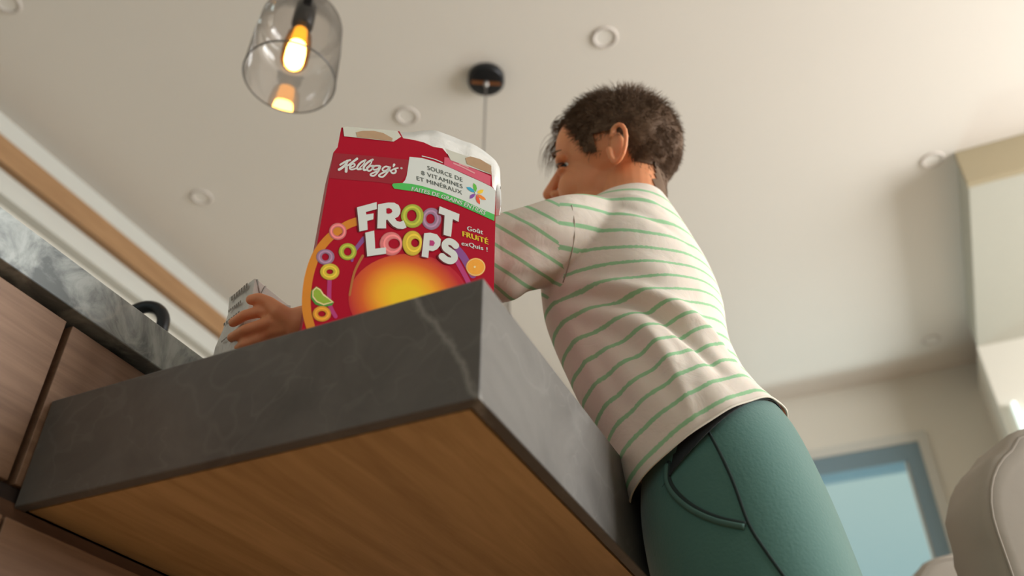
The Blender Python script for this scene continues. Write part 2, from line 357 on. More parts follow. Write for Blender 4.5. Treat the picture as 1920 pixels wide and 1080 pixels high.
o = obj('underside_panel', [(-.7125, .5185, .3185), (-.2625, .5095, .3185), (-.2625, 1.733, .3185), (-.7125, 1.733, .3185), (-.7125, .5185, .3245), (-.2625, .5095, .3245), (-.2625, 1.733, .3245), (-.7125, 1.733, .3245)],
        [(3, 2, 1, 0), (4, 5, 6, 7), (0, 1, 5, 4), (1, 2, 6, 5), (2, 3, 7, 6), (3, 0, 4, 7)], M_under); tpart('underside_panel', o)
o = box('leg', -.34, -.28, 1.55, 1.61, FZ, .318, M_panel, bevel=.004); tpart('leg', o)
o = box('leg', -.66, -.60, 1.55, 1.61, FZ, .318, M_panel, bevel=.004); tpart('leg', o)
# faucet: riser, bend and spout end
r0 = ray(268, 610); tc_ = r0 * (-.90 / r0[0]); tap.location = (tc_[0], tc_[1], .5665)
hd = np.array([R_[0], R_[1], 0]); hd /= np.linalg.norm(hd); ht = tc_[2] - .5665; ra_ = .028
pts = [-hd * ra_ + [0, 0, .012], -hd * ra_ + [0, 0, ht]]
pts += [hd * (-ra_ * math.cos(a)) + [0, 0, ht + ra_ * 1.15 * math.sin(a)] for a in np.linspace(.15, PI - .1, 16)] + [hd * ra_ + [0, 0, ht - .035]]
V, Fc = tube(pts, .0092, 16); obj('spout', V, Fc, M_dark, tap, True)
V, Fc = tube([hd * ra_ + [0, 0, ht - .035], hd * ra_ + [0, 0, ht - .06]], .0108, 16); obj('spray_head', V, Fc, M_dark, tap, True)
V, Fc = lathe([(.0001, 0), (.022, 0), (.022, .008), (.012, .014), (.0001, .014)], 24)
o = obj('base', [(v[0] - hd[0] * ra_, v[1] - hd[1] * ra_, v[2]) for v in V], Fc, M_dark, tap, True)

# ------------------------------------------------------------ cereal box
ZT, ZB = .695, .4256
A = on_z(625, 286, ZT); B = on_z(930, 359, ZT)
bu = (B - A); BW = float(np.linalg.norm(bu)); bu /= BW; bn = np.array([bu[1], -bu[0], 0.]); DEP = .052; BH = ZT - ZB
bx_rz = math.atan2(bu[1], bu[0])
cb = empty('cereal_box', (A[0], A[1], ZB), 'red opened cereal box with white lettering standing on the table corner', 'cereal box', rz=bx_rz)
# local frame: x along the front, y to the back, z up
def uv(px, py):
    r = ray(px, py); t = (A @ bn) / (r @ bn); p = r * t - A; return float(p @ bu), float(p[2] + BH)
print('box', BW, BH, uv(557, 612), uv(921, 520), uv(640, 240), uv(922, 311))
M_red = mat('red_card', (.36, .002, .018), .42, spec=.16, noise=.03, nscale=30)
M_redd = mat('dark_red_print', (.27, .003, .016), .34, noise=.03)
M_wprint = mat('white_print', lin(206, 208, 202), .4, spec=.3)
M_kraft = mat('grey_inner_card', lin(196, 194, 180), .85, noise=.05, nscale=60)
M_glue = mat('torn_glue_patch', lin(172, 140, 108), .9, noise=.15, nscale=80)
bm = bmesh.new(); nx, nz = 1, 1
th = .0006
def panel(name, x0, y0, x1, y1, z0, z1, ins=None, m=M_red, par=cb):
    d = Vector((x1 - x0, y1 - y0, 0)).normalized(); n_ = Vector((d.y, -d.x, 0)) * -th
    V = [(x0, y0, z0), (x1, y1, z0), (x1, y1, z1), (x0, y0, z1)]; V += [(v[0] + n_.x, v[1] + n_.y, v[2]) for v in V]
    return obj(name, V, [(0, 1, 2, 3), (7, 6, 5, 4), (0, 4, 5, 1), (1, 5, 6, 2), (2, 6, 7, 3), (3, 7, 4, 0)], None, par, mats=[m, M_kraft], fm=[0, 1, 1, 1, 1, 1])
panel('front_panel', 0, 0, BW, 0, 0, BH); panel('side_panel', BW, .0001, BW, DEP, 0, BH); panel('back_panel', BW, DEP, 0, DEP, 0, BH); panel('side_panel', 0, DEP, 0, .0001, 0, BH)
V = [(0, .0008, .0004), (BW, .0008, .0004), (BW, DEP - .001, .0004), (0, DEP - .001, .0004)]; obj('bottom_panel', V, [(3, 2, 1, 0)], M_kraft, cb)

LAY = .00022
def poly(pts, m, lay, name=None, par=None):
    V = []
    for p in pts:
        u, v = uv(*p); V.append((u, -lay * LAY, v))
    return V
class Art:
    def __init__(s): s.V = []; s.F = []; s.m = []; s.mats = []
    def mi(s, m):
        if m not in s.mats: s.mats.append(m)
        return s.mats.index(m)
    def raw(s, V, Fc, m):
        b = len(s.V); s.V += V; s.F += [tuple(i + b for i in f) for f in Fc]; s.m += [s.mi(m)] * len(Fc)
    def poly(s, pts, m, lay):
        from mathutils.geometry import tessellate_polygon
        V = poly(pts, m, lay); T = tessellate_polygon([[Vector((v[0], v[2], 0)) for v in V]])
        Fc = []
        for t in T:
            a, b, c = [V[i] for i in t]
            cr = (b[0] - a[0]) * (c[2] - a[2]) - (b[2] - a[2]) * (c[0] - a[0])
            Fc.append(tuple(t) if cr > 0 else tuple(t)[::-1])
        s.raw(V, Fc, m)
    def ring(s, c, ro, ri, m, lay, seg=36, rot=0, ci=None):
        ci = ci or c; V = []
        for k in range(seg):
            a = 2 * PI * k / seg; V.append((c[0] + ro[0] * math.cos(a), c[1] + ro[1] * math.sin(a)))
        for k in range(seg):
            a = 2 * PI * k / seg; V.append((ci[0] + ri[0] * math.cos(a), ci[1] + ri[1] * math.sin(a)))
        VV = [(lambda q: (q[0], -lay * LAY, q[1]))(uv(*p)) for p in V]
        s.raw(VV, [(k, k + seg, (k + 1) % seg + seg, (k + 1) % seg) for k in range(seg)], m)
    def disc(s, c, r, m, lay, seg=32): s.poly([(c[0] + r[0] * math.cos(2 * PI * k / seg), c[1] + r[1] * math.sin(2 * PI * k / seg)) for k in range(seg)], m, lay)
    def stroke(s, pts, wd, m, lay, wend=None):
        pts = [np.array(p, float) for p in pts]
        # smooth
        Q = []
        n = len(pts)
        for i in range(n - 1):
            p0, p1, p2, p3 = pts[max(i - 1, 0)], pts[i], pts[i + 1], pts[min(i + 2, n - 1)]
            for t in np.linspace(0, 1, 7)[:-1]:
                Q.append(.5 * ((2 * p1) + (-p0 + p2) * t + (2 * p0 - 5 * p1 + 4 * p2 - p3) * t * t + (-p0 + 3 * p1 - 3 * p2 + p3) * t ** 3))
        Q.append(pts[-1]); Q = np.array(Q)
        w = np.linspace(wd, wend or wd, len(Q)) / 2
        V = []
        for i in range(len(Q)):
            d = Q[min(i + 1, len(Q) - 1)] - Q[max(i - 1, 0)]; d /= max(np.linalg.norm(d), 1e-9); nn = np.array([-d[1], d[0]]) * w[i]
            V += [tuple(Q[i] + nn), tuple(Q[i] - nn)]
        VV = [(lambda q: (q[0], -lay * LAY, q[1]))(uv(*p)) for p in V]
        s.raw(VV, [(2 * i, 2 * i + 2, 2 * i + 3, 2 * i + 1) for i in range(len(Q) - 1)], m)
        for q, ww in ((Q[0], w[0]), (Q[-1], w[-1])): s.disc(q, (ww, ww), m, lay + .25, 20)
    def text(s, body, P0, P1, P2, hgt, m, lay, bold=.0, up=None, space=1.0):
        for q, dx in enumerate(np.linspace(-1, 1, 3 if bold < .02 else 5) if bold else [0]):
            sh = np.array([dx * bold * hgt * 1.3, dx * bold * hgt * .25]); s.text1(body, np.array(P0) + sh, np.array(P1) + sh, np.array(P2) + sh, hgt, m, lay + .12 * q, up, space)
    def text1(s, body, P0, P1, P2, hgt, m, lay, up=None, space=1.0):
        """lay a line of text along a quadratic baseline given on the printed face"""
        cu = bpy.data.curves.new('t', 'FONT'); cu.body = body; cu.size = 1; cu.space_character = space
        o = bpy.data.objects.new('t', cu); COL.objects.link(o); bpy.context.view_layer.update()
        me = evaluated_mesh(o); X = np.array([v.co[:] for v in me.vertices]); Fc = [tuple(p.vertices) for p in me.polygons]
        bpy.data.objects.remove(o); bpy.data.curves.remove(cu); bpy.data.meshes.remove(me)
        if not len(X): return
        x0, x1 = X[:, 0].min(), X[:, 0].max(); P0, P1, P2 = [np.array(p, float) for p in (P0, P1, P2)]
        capH = .70; V = []
        for x, y, _ in X:
            t = (x - x0) / (x1 - x0); p = (1 - t) ** 2 * P0 + 2 * t * (1 - t) * P1 + t * t * P2
            d = 2 * (1 - t) * (P1 - P0) + 2 * t * (P2 - P1); d /= np.linalg.norm(d)
            n_ = np.array(up, float) if up is not None else np.array([d[1], -d[0]])
            p = p + n_ * (y / capH * hgt); q = uv(*p); V.append((q[0], -lay * LAY, q[1]))
        G = []
        for f in Fc:
            a, b, c = [V[i] for i in f[:3]]; cr = (b[0] - a[0]) * (c[2] - a[2]) - (b[2] - a[2]) * (c[0] - a[0])
            G.append(f if cr > 0 else f[::-1])
        s.raw(V, G, m)
    def build(s, name, par): return obj(name, s.V, s.F, None, par, mats=s.mats, fm=s.m)
S1 = lambda L: [(540 + x * .22222, 220 + y * .22222) for x, y in L]
S2 = lambda L: [(540 + x * .22222, 400 + y * .22222) for x, y in L]
S8 = lambda L: [(740 + x * .1296, 280 + y * .1296) for x, y in L]
S9 = lambda L: [(640 + x / 8, 370 + y / 8) for x, y in L]
S10 = lambda L: [(620 + x / 12, 285 + y / 12) for x, y in L]
# front flap, torn where the glue was
flap_px = [(625, 286), (633, 276), (640, 239), (650, 239), (749, 246), (756, 259), (775, 262), (795, 267), (812, 275), (830, 278), (838, 288), (921, 311), (923, 349), (930, 359)]
V = [(lambda q: (q[0], .0004, q[1]))(uv(*p)) for p in flap_px]
fl = obj('front_flap', V, [tuple(range(len(V)))[::-1]], M_red, cb)
sd = fl.modifiers.new('s', 'SOLIDIFY'); sd.thickness = .0006; sd.offset = 0
bm = bmesh.new(); bm.from_mesh(fl.data); bmesh.ops.triangulate(bm, faces=bm.faces); bm.to_mesh(fl.data); bm.free(); bake(fl)
a = Art()
a.poly([(643, 239), (650, 238), (745, 246), (752, 257), (738, 266), (645, 256)], M_kraft, 2.2)
a.poly([(667, 249), (680, 246), (700, 246), (718, 250), (736, 260), (735, 265), (670, 258)], M_glue, 3.2)
a.build('torn_card', fl); a = Art()
a.poly([(834, 279), (848, 284), (921, 309), (921, 328), (845, 301)], M_kraft, 2.2)
a.poly([(872, 297), (882, 294), (900, 299), (921, 312), (921, 327), (875, 308)], M_glue, 3.2)
a.build('torn_card', fl)

# band, logo
M_green = mat('green_print', lin(70, 178, 82), .35); M_grey = mat('grey_print', lin(84, 92, 88), .4)
M_pinkp = mat('pink_print', (.62, .09, .15), .3); M_pale = mat('pale_print', (.70, .30, .32), .3)
a = Art(); a.poly([(625.5, 287), (700, 293), (766, 300), (764, 318), (760, 331), (752, 341), (733, 345), (700, 341), (660, 338), (616, 334)], M_redd, 1)
a.build('dark_band', cb)
a = Art(); k = M_wprint
for L, wd, *we in [([(435, 190), (330, 225), (215, 295)], 44), ([(372, 210), (335, 290), (255, 360), (185, 405)], 58), ([(590, 160), (490, 235), (400, 300), (345, 325)], 54, 34), ([(350, 315), (350, 390), (345, 445)], 62),
              ([(455, 355), (525, 330), (540, 285), (490, 275), (435, 325), (430, 380), (480, 402), (570, 375)], 36), ([(780, 195), (690, 235), (610, 320), (600, 390), (680, 390)], 44), ([(770, 200), (745, 270), (655, 360)], 28),
              ([(940, 180), (840, 235), (750, 335), (745, 410), (820, 402)], 48), ([(930, 190), (900, 270), (805, 365)], 28), ([(900, 318), (830, 370), (835, 425), (890, 425), (945, 365), (915, 318), (1000, 325)], 36),
              ([(1100, 320), (1000, 320), (950, 370), (985, 410), (1060, 385), (1120, 325), (1070, 440), (985, 535), (915, 540), (895, 510), (970, 470), (1080, 430)], 38),
              ([(1300, 345), (1230, 335), (1165, 385), (1185, 430), (1260, 415), (1335, 345), (1275, 460), (1180, 560), (1105, 560), (1085, 530), (1160, 480), (1290, 430), (1340, 420)], 38),
              ([(1425, 295), (1408, 335)], 56, 34), ([(1340, 440), (1430, 385), (1510, 368)], 34), ([(1440, 385), (1465, 430), (1450, 470), (1400, 485), (1365, 465)], 42), ([(1586, 372), (1594, 374)], 46)]:
    a.stroke(S10(L), wd / 12, k, 2.4, (we[0] / 12) if we else None)
a.build('logo', cb)
# ribbon with the claims
a = Art()
a.poly(S8([(215, 110), (400, 130), (560, 175), (700, 225), (850, 290), (1000, 360), (1250, 470), (1400, 545), (1462, 598), (1445, 948), (1300, 885), (1000, 745), (700, 625), (400, 535), (250, 505), (110, 492), (150, 450), (175, 380)]), M_wprint, 1.2)
a.poly(S8([(-40, 520), (-20, 497), (100, 489), (250, 505), (400, 535), (700, 625), (1000, 745), (1300, 885), (1445, 948), (1440, 1040), (1200, 930), (900, 800), (600, 690), (300, 615), (100, 588), (-10, 570)]), M_green, 2)
a.poly(S8([(720, 115), (800, 125), (1100, 260), (1390, 390), (1382, 530), (1250, 465), (1000, 352), (712, 225)]), M_pinkp, 1.0)
a.stroke(S8([(395, 100), (500, 125), (600, 155), (690, 195)]), 1.6, M_wprint, 1.6)
a.stroke(S8([(850, 205), (1000, 270), (1150, 345)]), 2.6, M_pale, 1.8); a.stroke(S8([(935, 215), (1000, 235), (1060, 265)]), 2.6, M_pale, 1.8)
up = (-.10, -1)
a.text('SOURCE DE', S8([(478, 297)])[0], S8([(725, 375)])[0], S8([(983, 476)])[0], 7.7, M_grey, 2.2, .018, up, 1.08)
a.text('8 VITAMINES', S8([(388, 370)])[0], S8([(700, 465)])[0], S8([(983, 572)])[0], 7.7, M_grey, 2.2, .018, up, 1.08)
a.text('ET MINÉRAUX', S8([(322, 450)])[0], S8([(650, 540)])[0], S8([(975, 660)])[0], 7.7, M_grey, 2.2, .018, up, 1.08)
a.text('FAITES DE GRAINS ENTIERS', S8([(240, 603)])[0], S8([(795, 712)])[0], S8([(1298, 955)])[0], 7.4, M_wprint, 3, .03, None, 1.02)
for ang, L, wd, c in [((1140, 490), 1, 60, lin(90, 180, 60)), ((1035, 550), 1, 60, lin(40, 160, 190)), ((1085, 720), 1, 62, lin(130, 70, 160)), ((1232, 800), 1, 60, lin(226, 80, 50)), ((1322, 735), 1, 56, lin(236, 130, 40)), ((1285, 590), 1, 66, lin(240, 200, 50))]:
    m_ = mat('petal_print', c[:3], .35); c0 = np.array([1175, 640.]); e = np.array(ang, float); d = e - c0; n_ = np.array([-d[1], d[0]]) / np.linalg.norm(d) * wd * .62
    a.poly(S8([tuple(c0 + d * .12), tuple(c0 + d * .4 + n_ * .75), tuple(c0 + d * .72 + n_ * .8), tuple(e), tuple(c0 + d * .75 - n_ * .45), tuple(c0 + d * .4 - n_ * .5)]), m_, 2.4)
a.disc(S8([(1175, 638)])[0], (2.6, 2.6), M_wprint, 3.2)
a.build('claim_ribbon', cb)
# printed background: glow, rainbow bands
def glow_mat():
    m = bpy.data.materials.new('glow_print'); m.use_nodes = True; n = m.node_tree; b = n.nodes['Principled BSDF']
    tc = n.nodes.new('ShaderNodeTexCoord'); mp = n.nodes.new('ShaderNodeMapping'); c = uv(765, 560)
    mp.inputs['Location'].default_value = (-c[0] / .062, 0, -c[1] / .062); mp.inputs['Scale'].default_value = (1 / .062, 0, 1 / .062)
    n.links.new(tc.outputs['Object'], mp.inputs[0]); g = n.nodes.new('ShaderNodeTexGradient'); g.gradient_type = 'SPHERICAL'; n.links.new(mp.outputs[0], g.inputs[0])
    cr = n.nodes.new('ShaderNodeValToRGB'); e = cr.color_ramp.elements; e[0].position = 0; e[0].color = (.44, .003, .018, 1); e[1].position = .75; e[1].color = (.80, .50, .01, 1)
    x = e.new(.25); x.color = (.62, .10, .01, 1); x = e.new(.5); x.color = (.80, .33, .01, 1)
    n.links.new(g.outputs[1], cr.inputs[0]); n.links.new(cr.outputs[0], b.inputs['Base Color']); b.inputs['Roughness'].default_value = .33; return m
M_or = mat('orange_print', (.60, .20, .012), .33, noise=.12, nscale=40); M_pur = mat('purple_print', (.22, .06, .24), .33); M_mag = mat('magenta_print', (.42, .03, .16), .33); M_yel = mat('yellow_print', (.72, .52, .02), .33)
a = Art()
cg = (765, 560); a.disc(cg, (112, 84), glow_mat(), .6, 48)
a.stroke(S2([(575, 70), (480, 110), (340, 215), (240, 350), (180, 520), (155, 700), (160, 840), (190, 960)]), 15, M_or, 1, 17)
a.stroke(S2([(640, 215), (560, 320), (540, 400)]), 9, M_pur, .8, 5); a.stroke(S2([(630, 360), (560, 500), (520, 690)]), 5, mat('ochre_print', (.40, .13, .03), .33), .8, 4)
a.stroke(S2([(350, 570), (350, 760), (400, 870)]), 8, M_mag, .9, 8); a.stroke(S2([(1400, 280), (1480, 370), (1560, 520)]), 15, M_pur, .9, 13)
a.stroke(S2([(1330, 260), (1400, 360), (1490, 520), (1530, 600)]), 9, M_mag, .85, 9)
a.build('rainbow_print', cb)
# title
M_lime = mat('lime_ring_print', (.36, .38, .035), .4, noise=.25, nscale=160); M_vio = mat('violet_ring_print', (.30, .17, .26), .4, noise=.3, nscale=200)
M_rose = mat('rose_ring_print', (.66, .17, .17), .4, noise=.25, nscale=200); M_yr = mat('yellow_ring_print', (.60, .42, .03), .4, noise=.2, nscale=160); M_shd = mat('deep_red_print', (.16, .006, .014), .4)
M_orr = mat('orange_ring_print', (.68, .28, .02), .4, noise=.15, nscale=160)
def donut(a, c, ro, ri, m, lay, ci=None, f=S9):
    c_ = f([c])[0]; q = f([(c[0] + ro[0], c[1] + ro[1])])[0]; ro_ = (q[0] - c_[0], q[1] - c_[1]); q = f([(c[0] + ri[0], c[1] + ri[1])])[0]; ri_ = (q[0] - c_[0], q[1] - c_[1])
    ci_ = f([ci])[0] if ci else c_; dk = mat(m.name + '_edge', tuple(x * .62 for x in m.node_tree.nodes['Mix'].inputs[7].default_value[:3]), .4); lt = m
    a.ring(c_, ro_, ri_, dk, lay, ci=ci_); mo = tuple(.5 * (x + y) for x, y in zip(ro_, ri_)); cm = tuple(.5 * (x + y) for x, y in zip(c_, ci_))
    a.ring((c_[0], c_[1] - .25), tuple(x * .94 for x in ro_), tuple(x * 1.12 for x in ri_), lt, lay + .4, ci=ci_)
    hl = mat(m.name + '_light', tuple(min(1, x * 1.18) for x in m.node_tree.nodes['Mix'].inputs[7].default_value[:3]), .4, noise=.15, nscale=150)
    a.ring(cm, tuple(x * 1.1 for x in mo), tuple(x * .88 for x in mo), hl, lay + .8)
a = Art()
F_ = [(232, 160), (528, 80), (530, 185), (365, 230), (372, 268), (480, 250), (478, 340), (385, 362), (392, 495), (268, 522)]
R9 = [(548, 115), (700, 88), (790, 90), (855, 125), (885, 190), (880, 250), (850, 300), (800, 325), (830, 365), (880, 378), (930, 355), (975, 462), (920, 485), (840, 478), (770, 440), (720, 385), (690, 345), (668, 350), (668, 475), (535, 475)]
Rh = [(672, 180), (710, 172), (750, 190), (762, 225), (740, 250), (705, 258), (675, 250)]
T_ = [(1470, 142), (1768, 262), (1755, 378), (1668, 335), (1642, 602), (1528, 570), (1545, 280), (1455, 250)]
L_ = [(355, 540), (490, 508), (505, 780), (665, 760), (668, 855), (385, 895)]
P_ = [(1240, 548), (1330, 540), (1430, 565), (1490, 640), (1480, 730), (1430, 790), (1370, 815), (1310, 805), (1300, 918), (1200, 895)]
Ph = [(1325, 655), (1375, 660), (1400, 695), (1375, 740), (1318, 735)]
donut(a, (1065, 285), (172, 178), (72, 84), M_lime, 2.2, (1055, 278)); donut(a, (1350, 325), (148, 166), (64, 72), M_vio, 1.4, (1335, 325))
donut(a, (745, 700), (172, 178), (84, 74), M_rose, 1.8, (790, 700)); donut(a, (1065, 695), (152, 188), (60, 62), M_yr, 3.4, (1105, 690))
for L in (F_, R9, T_, L_, P_):
    a.poly([(x - 2.4, y + 1.4) for x, y in S9(L)], M_shd, 3.0 if L not in (P_,) else 4.4); a.poly(S9(L), M_wprint, 5)
a.poly(S9(Rh), M_red, 5.8); a.poly(S9(Ph), M_mag, 5.8)
S_ = [(1712, 735), (1665, 690), (1600, 672), (1552, 712), (1562, 772), (1625, 820), (1682, 868), (1692, 925), (1645, 962), (1570, 945), (1505, 895)]
a.stroke([(x - 2.2, y + 1.2) for x, y in S9(S_)], 12.5, M_shd, 4.6); a.stroke(S9(S_), 12.5, M_wprint, 5.4)
a.build('title_lettering', cb)
a = Art()
a.text('Goût', S2([(1513, 148)])[0], S2([(1575, 160)])[0], S2([(1643, 180)])[0], 8.6, M_wprint, 2, .045, (-.05, -1), 1.08)
a.text('FRUiTÉ', S2([(1473, 196)])[0], S2([(1580, 222)])[0], S2([(1688, 266)])[0], 9.8, M_yel, 2, .05, (-.05, -1), 1.05)
a.text('exQuis !', S2([(1465, 272)])[0], S2([(1570, 290)])[0], S2([(1682, 325)])[0], 8.0, M_wprint, 2, .045, (-.05, -1), 1.08)
a.build('flavour_lettering', cb)
for c__, ro__, ri__, m__, l__ in (((420, 155), (74, 72), (40, 36), M_rose, 1.6), ((315, 370), (77, 66), (30, 30), M_vio, 1.6), ((503, 325), (76, 72), (32, 34), M_lime, 1.6), ((352, 495), (82, 70), (28, 20), M_yr, 1.9), ((285, 850), (78, 66), (32, 24), M_orr, 1.9)):
    a = Art(); donut(a, c__, ro__, ri__, m__, l__, None, S2); a.build('cereal_ring_print', cb)
a = Art()
Mo1 = mat('orange_rind_print', (.75, .28, .02), .35); Mo2 = mat('orange_flesh_print', (.80, .33, .03), .35, noise=.1, nscale=200); Mo3 = mat('pith_print', lin(230, 205, 150), .4)
c_ = S2([(1583, 455)])[0]; a.disc(c_, (18.4, 17.2), Mo1, 1.6); a.disc(c_, (17.4, 16.0), Mo3, 2.1); a.disc(c_, (16.2, 14.8), Mo2, 2.6); a.disc((c_[0] - 2, c_[1]), (2, 2), Mo3, 3.1)
a.build('orange_slice_print', cb); a = Art()
Lg = mat('lime_rind_print', (.06, .25, .03), .4); Lf = mat('lime_flesh_print', (.26, .38, .03), .4, noise=.15, nscale=200)
a.poly(S2([(240, 618), (275, 640), (300, 680), (345, 715), (388, 750), (372, 778), (300, 792), (230, 770), (190, 715), (195, 655)]), Lg, 1.6)
a.poly(S2([(238, 622), (275, 645), (300, 682), (345, 718), (385, 752), (300, 778), (240, 752), (205, 710), (205, 655)]), Mo3, 2.1)
a.poly(S2([(240, 634), (270, 655), (295, 695), (340, 725), (368, 750), (300, 766), (245, 740), (215, 700), (215, 660)]), Lf, 2.6)
a.build('lime_wedge_print', cb)

# plastic bag inside the box
M_bag = mat('translucent_bag', lin(226, 226, 222), .4, noise=.03, bump=.5, bscale=45, Transmission_Weight=.35)
bag_px = [(746, 246), (760, 243), (790, 240), (820, 243), (850, 251), (880, 264), (905, 280), (925, 296), (936, 312), (939, 326), (934, 334), (926, 322)]
outer = [on for on in bag_px]
def bpt(px, py, back):  # a point on the plane `back` metres behind the front face, in box coordinates
    r = ray(px, py); pl = A - bn * back; t = (pl @ bn) / (r @ bn); p = r * t - A; return (float(p @ bu), float(-(p @ bn)), float(p[2] + BH))
nU, nV = 44, 15; V, Fc = [], []
xs = np.linspace(0, 1, nU); bp_ = np.array(bag_px, float); cum = np.r_[0, np.cumsum(np.linalg.norm(np.diff(bp_, axis=0), axis=1))]; cum /= cum[-1]
for i, t in enumerate(xs):
    px = np.interp(t, cum, bp_[:, 0]); py = np.interp(t, cum, bp_[:, 1]); top = bpt(px, py, .026); top = (top[0], top[1], top[2])
    for j in range(nV + 1):
        s = j / nV; ph = s * 2 * PI
        wz = BH - .03; yy = .026 + .020 * math.sin(PI * s) * (1 if j else 1)
        s2 = abs(1 - 2 * s); side = 1 if s < .5 else -1
        hh = top[2] * (1 - s2) + wz * s2
        yv = .026 + side * .019 * math.sin(PI / 2 * s2) ** .6 + .0022 * math.sin(9 * t * PI + 5 * s2) * s2
        xv = min(top[0], BW + .004) if s2 > .6 else top[0]
        xv = top[0] * (1 - s2 * .5) + min(top[0], BW - .003) * s2 * .5
        V.append((xv + .0015 * math.sin(21 * t + 8 * s), yv, hh + .002 * math.sin(17 * t + 3 * side) * (1 - s2)))
for i in range(nU - 1):
    for j in range(nV): Fc.append((i * (nV + 1) + j, (i + 1) * (nV + 1) + j, (i + 1) * (nV + 1) + j + 1, i * (nV + 1) + j + 1))
bag = obj('plastic_bag', V, Fc, M_bag, None, True); bag.location = cb.location; bag.rotation_euler = cb.rotation_euler
tag(bag, 'crumpled white plastic liner bag sticking out of the red cereal box', 'plastic bag')

# ------------------------------------------------------------ white carton
M_carton = mat('white_carton_card', lin(212, 206, 200), .6, noise=.03, bump=.15, bscale=25); M_ink = mat('grey_carton_print', lin(120, 108, 98), .6)
CT = .615
a0 = on_z(478, 522, CT); b0 = on_z(545, 576, CT); c0 = on_z(430, 558, CT)
e1 = b0 - a0; e2 = c0 - a0; e1[2] = e2[2] = 0
ct = empty('carton', (a0[0], a0[1], .4256), 'white paper carton with grey lettering held in the boy\'s hand', 'carton')
H_ = CT - .4256
def cp(i, j, z): p = e1 * i + e2 * j; return (p[0], p[1], z)
bm = bmesh.new(); N = 8
vs = {}
def gv(i, j, k):
    key = (i, j, k)
    if key not in vs:
        x, y, z = cp(i / N, j / N, H_ * k / N)
        if k == N:  # folded, dented top
            z += -.006 * math.sin(PI * i / N) * math.sin(PI * j / N) - (.004 if 0 < i < N and j == 0 else 0) * 0
        q = .0022
        x += q * math.sin(3 * k / N * PI + i) * (1 if 0 < k < N else 0); y += q * math.cos(4 * k / N * PI + j) * (1 if 0 < k < N else 0)
        vs[key] = bm.verts.new((x, y, z))
    return vs[key]
for a_ in range(N):
    for b_ in range(N):
        for side in (0, N):
            bm.faces.new([gv(side, a_, b_), gv(side, a_ + 1, b_), gv(side, a_ + 1, b_ + 1), gv(side, a_, b_ + 1)])
            bm.faces.new([gv(a_, side, b_), gv(a_ + 1, side, b_), gv(a_ + 1, side, b_ + 1), gv(a_, side, b_ + 1)])
            bm.faces.new([gv(a_, b_, side), gv(a_ + 1, b_, side), gv(a_ + 1, b_ + 1, side), gv(a_, b_ + 1, side)])
bm_obj('body', bm, M_carton, ct)
# creases of the folded end and the print lines
n2 = np.cross(e2, [0, 0, 1.]); n2 /= np.linalg.norm(n2); n2 = n2 if n2 @ (-a0) > 0 else -n2
n1 = np.cross(e1, [0, 0, 1.]); n1 /= np.linalg.norm(n1); n1 = n1 if n1 @ (-a0) > 0 else -n1
def on_face(px, py, n_, off):
    r = ray(px, py); q = a0.copy(); t = ((q @ n_) + off) / (r @ n_); p = r * t; return p - np.array([a0[0], a0[1], .4256])
V, Fc = [], []
mb = MB()
for L in ([(482, 524), (488, 555), (498, 537)], [(487, 554), (515, 566), (543, 576)], [(524, 573), (544, 574)]):
    V_, F_2 = tube([on_face(x, y, n1, .0008) for x, y in L], .0011, 6); mb.add(V_, F_2)
mb.build('crease', mat('carton_fold', lin(190, 182, 178), .6), ct)
for (x0, y0), (x1, y1), wd in (((464, 534), (432, 562), 4.2), ((452, 565), (427, 585), 2.4), ((449, 585), (418, 610), 2.6), ((440, 620), (414, 642), 1.6)):
    mb = MB(); nseg = 7; d = np.array([x1 - x0, y1 - y0], float)
    for q in range(nseg):
        s0, s1 = q / nseg, (q + .72) / nseg
        pts = [(x0 + d[0] * s0, y0 + d[1] * s0 - wd), (x0 + d[0] * s1, y0 + d[1] * s1 - wd), (x0 + d[0] * s1, y0 + d[1] * s1 + wd), (x0 + d[0] * s0, y0 + d[1] * s0 + wd)]
        mb.add([on_face(x, y, n2, .0025) for x, y in pts], [(0, 1, 2, 3)])
    mb.build('faded_lettering', M_ink, ct, False)

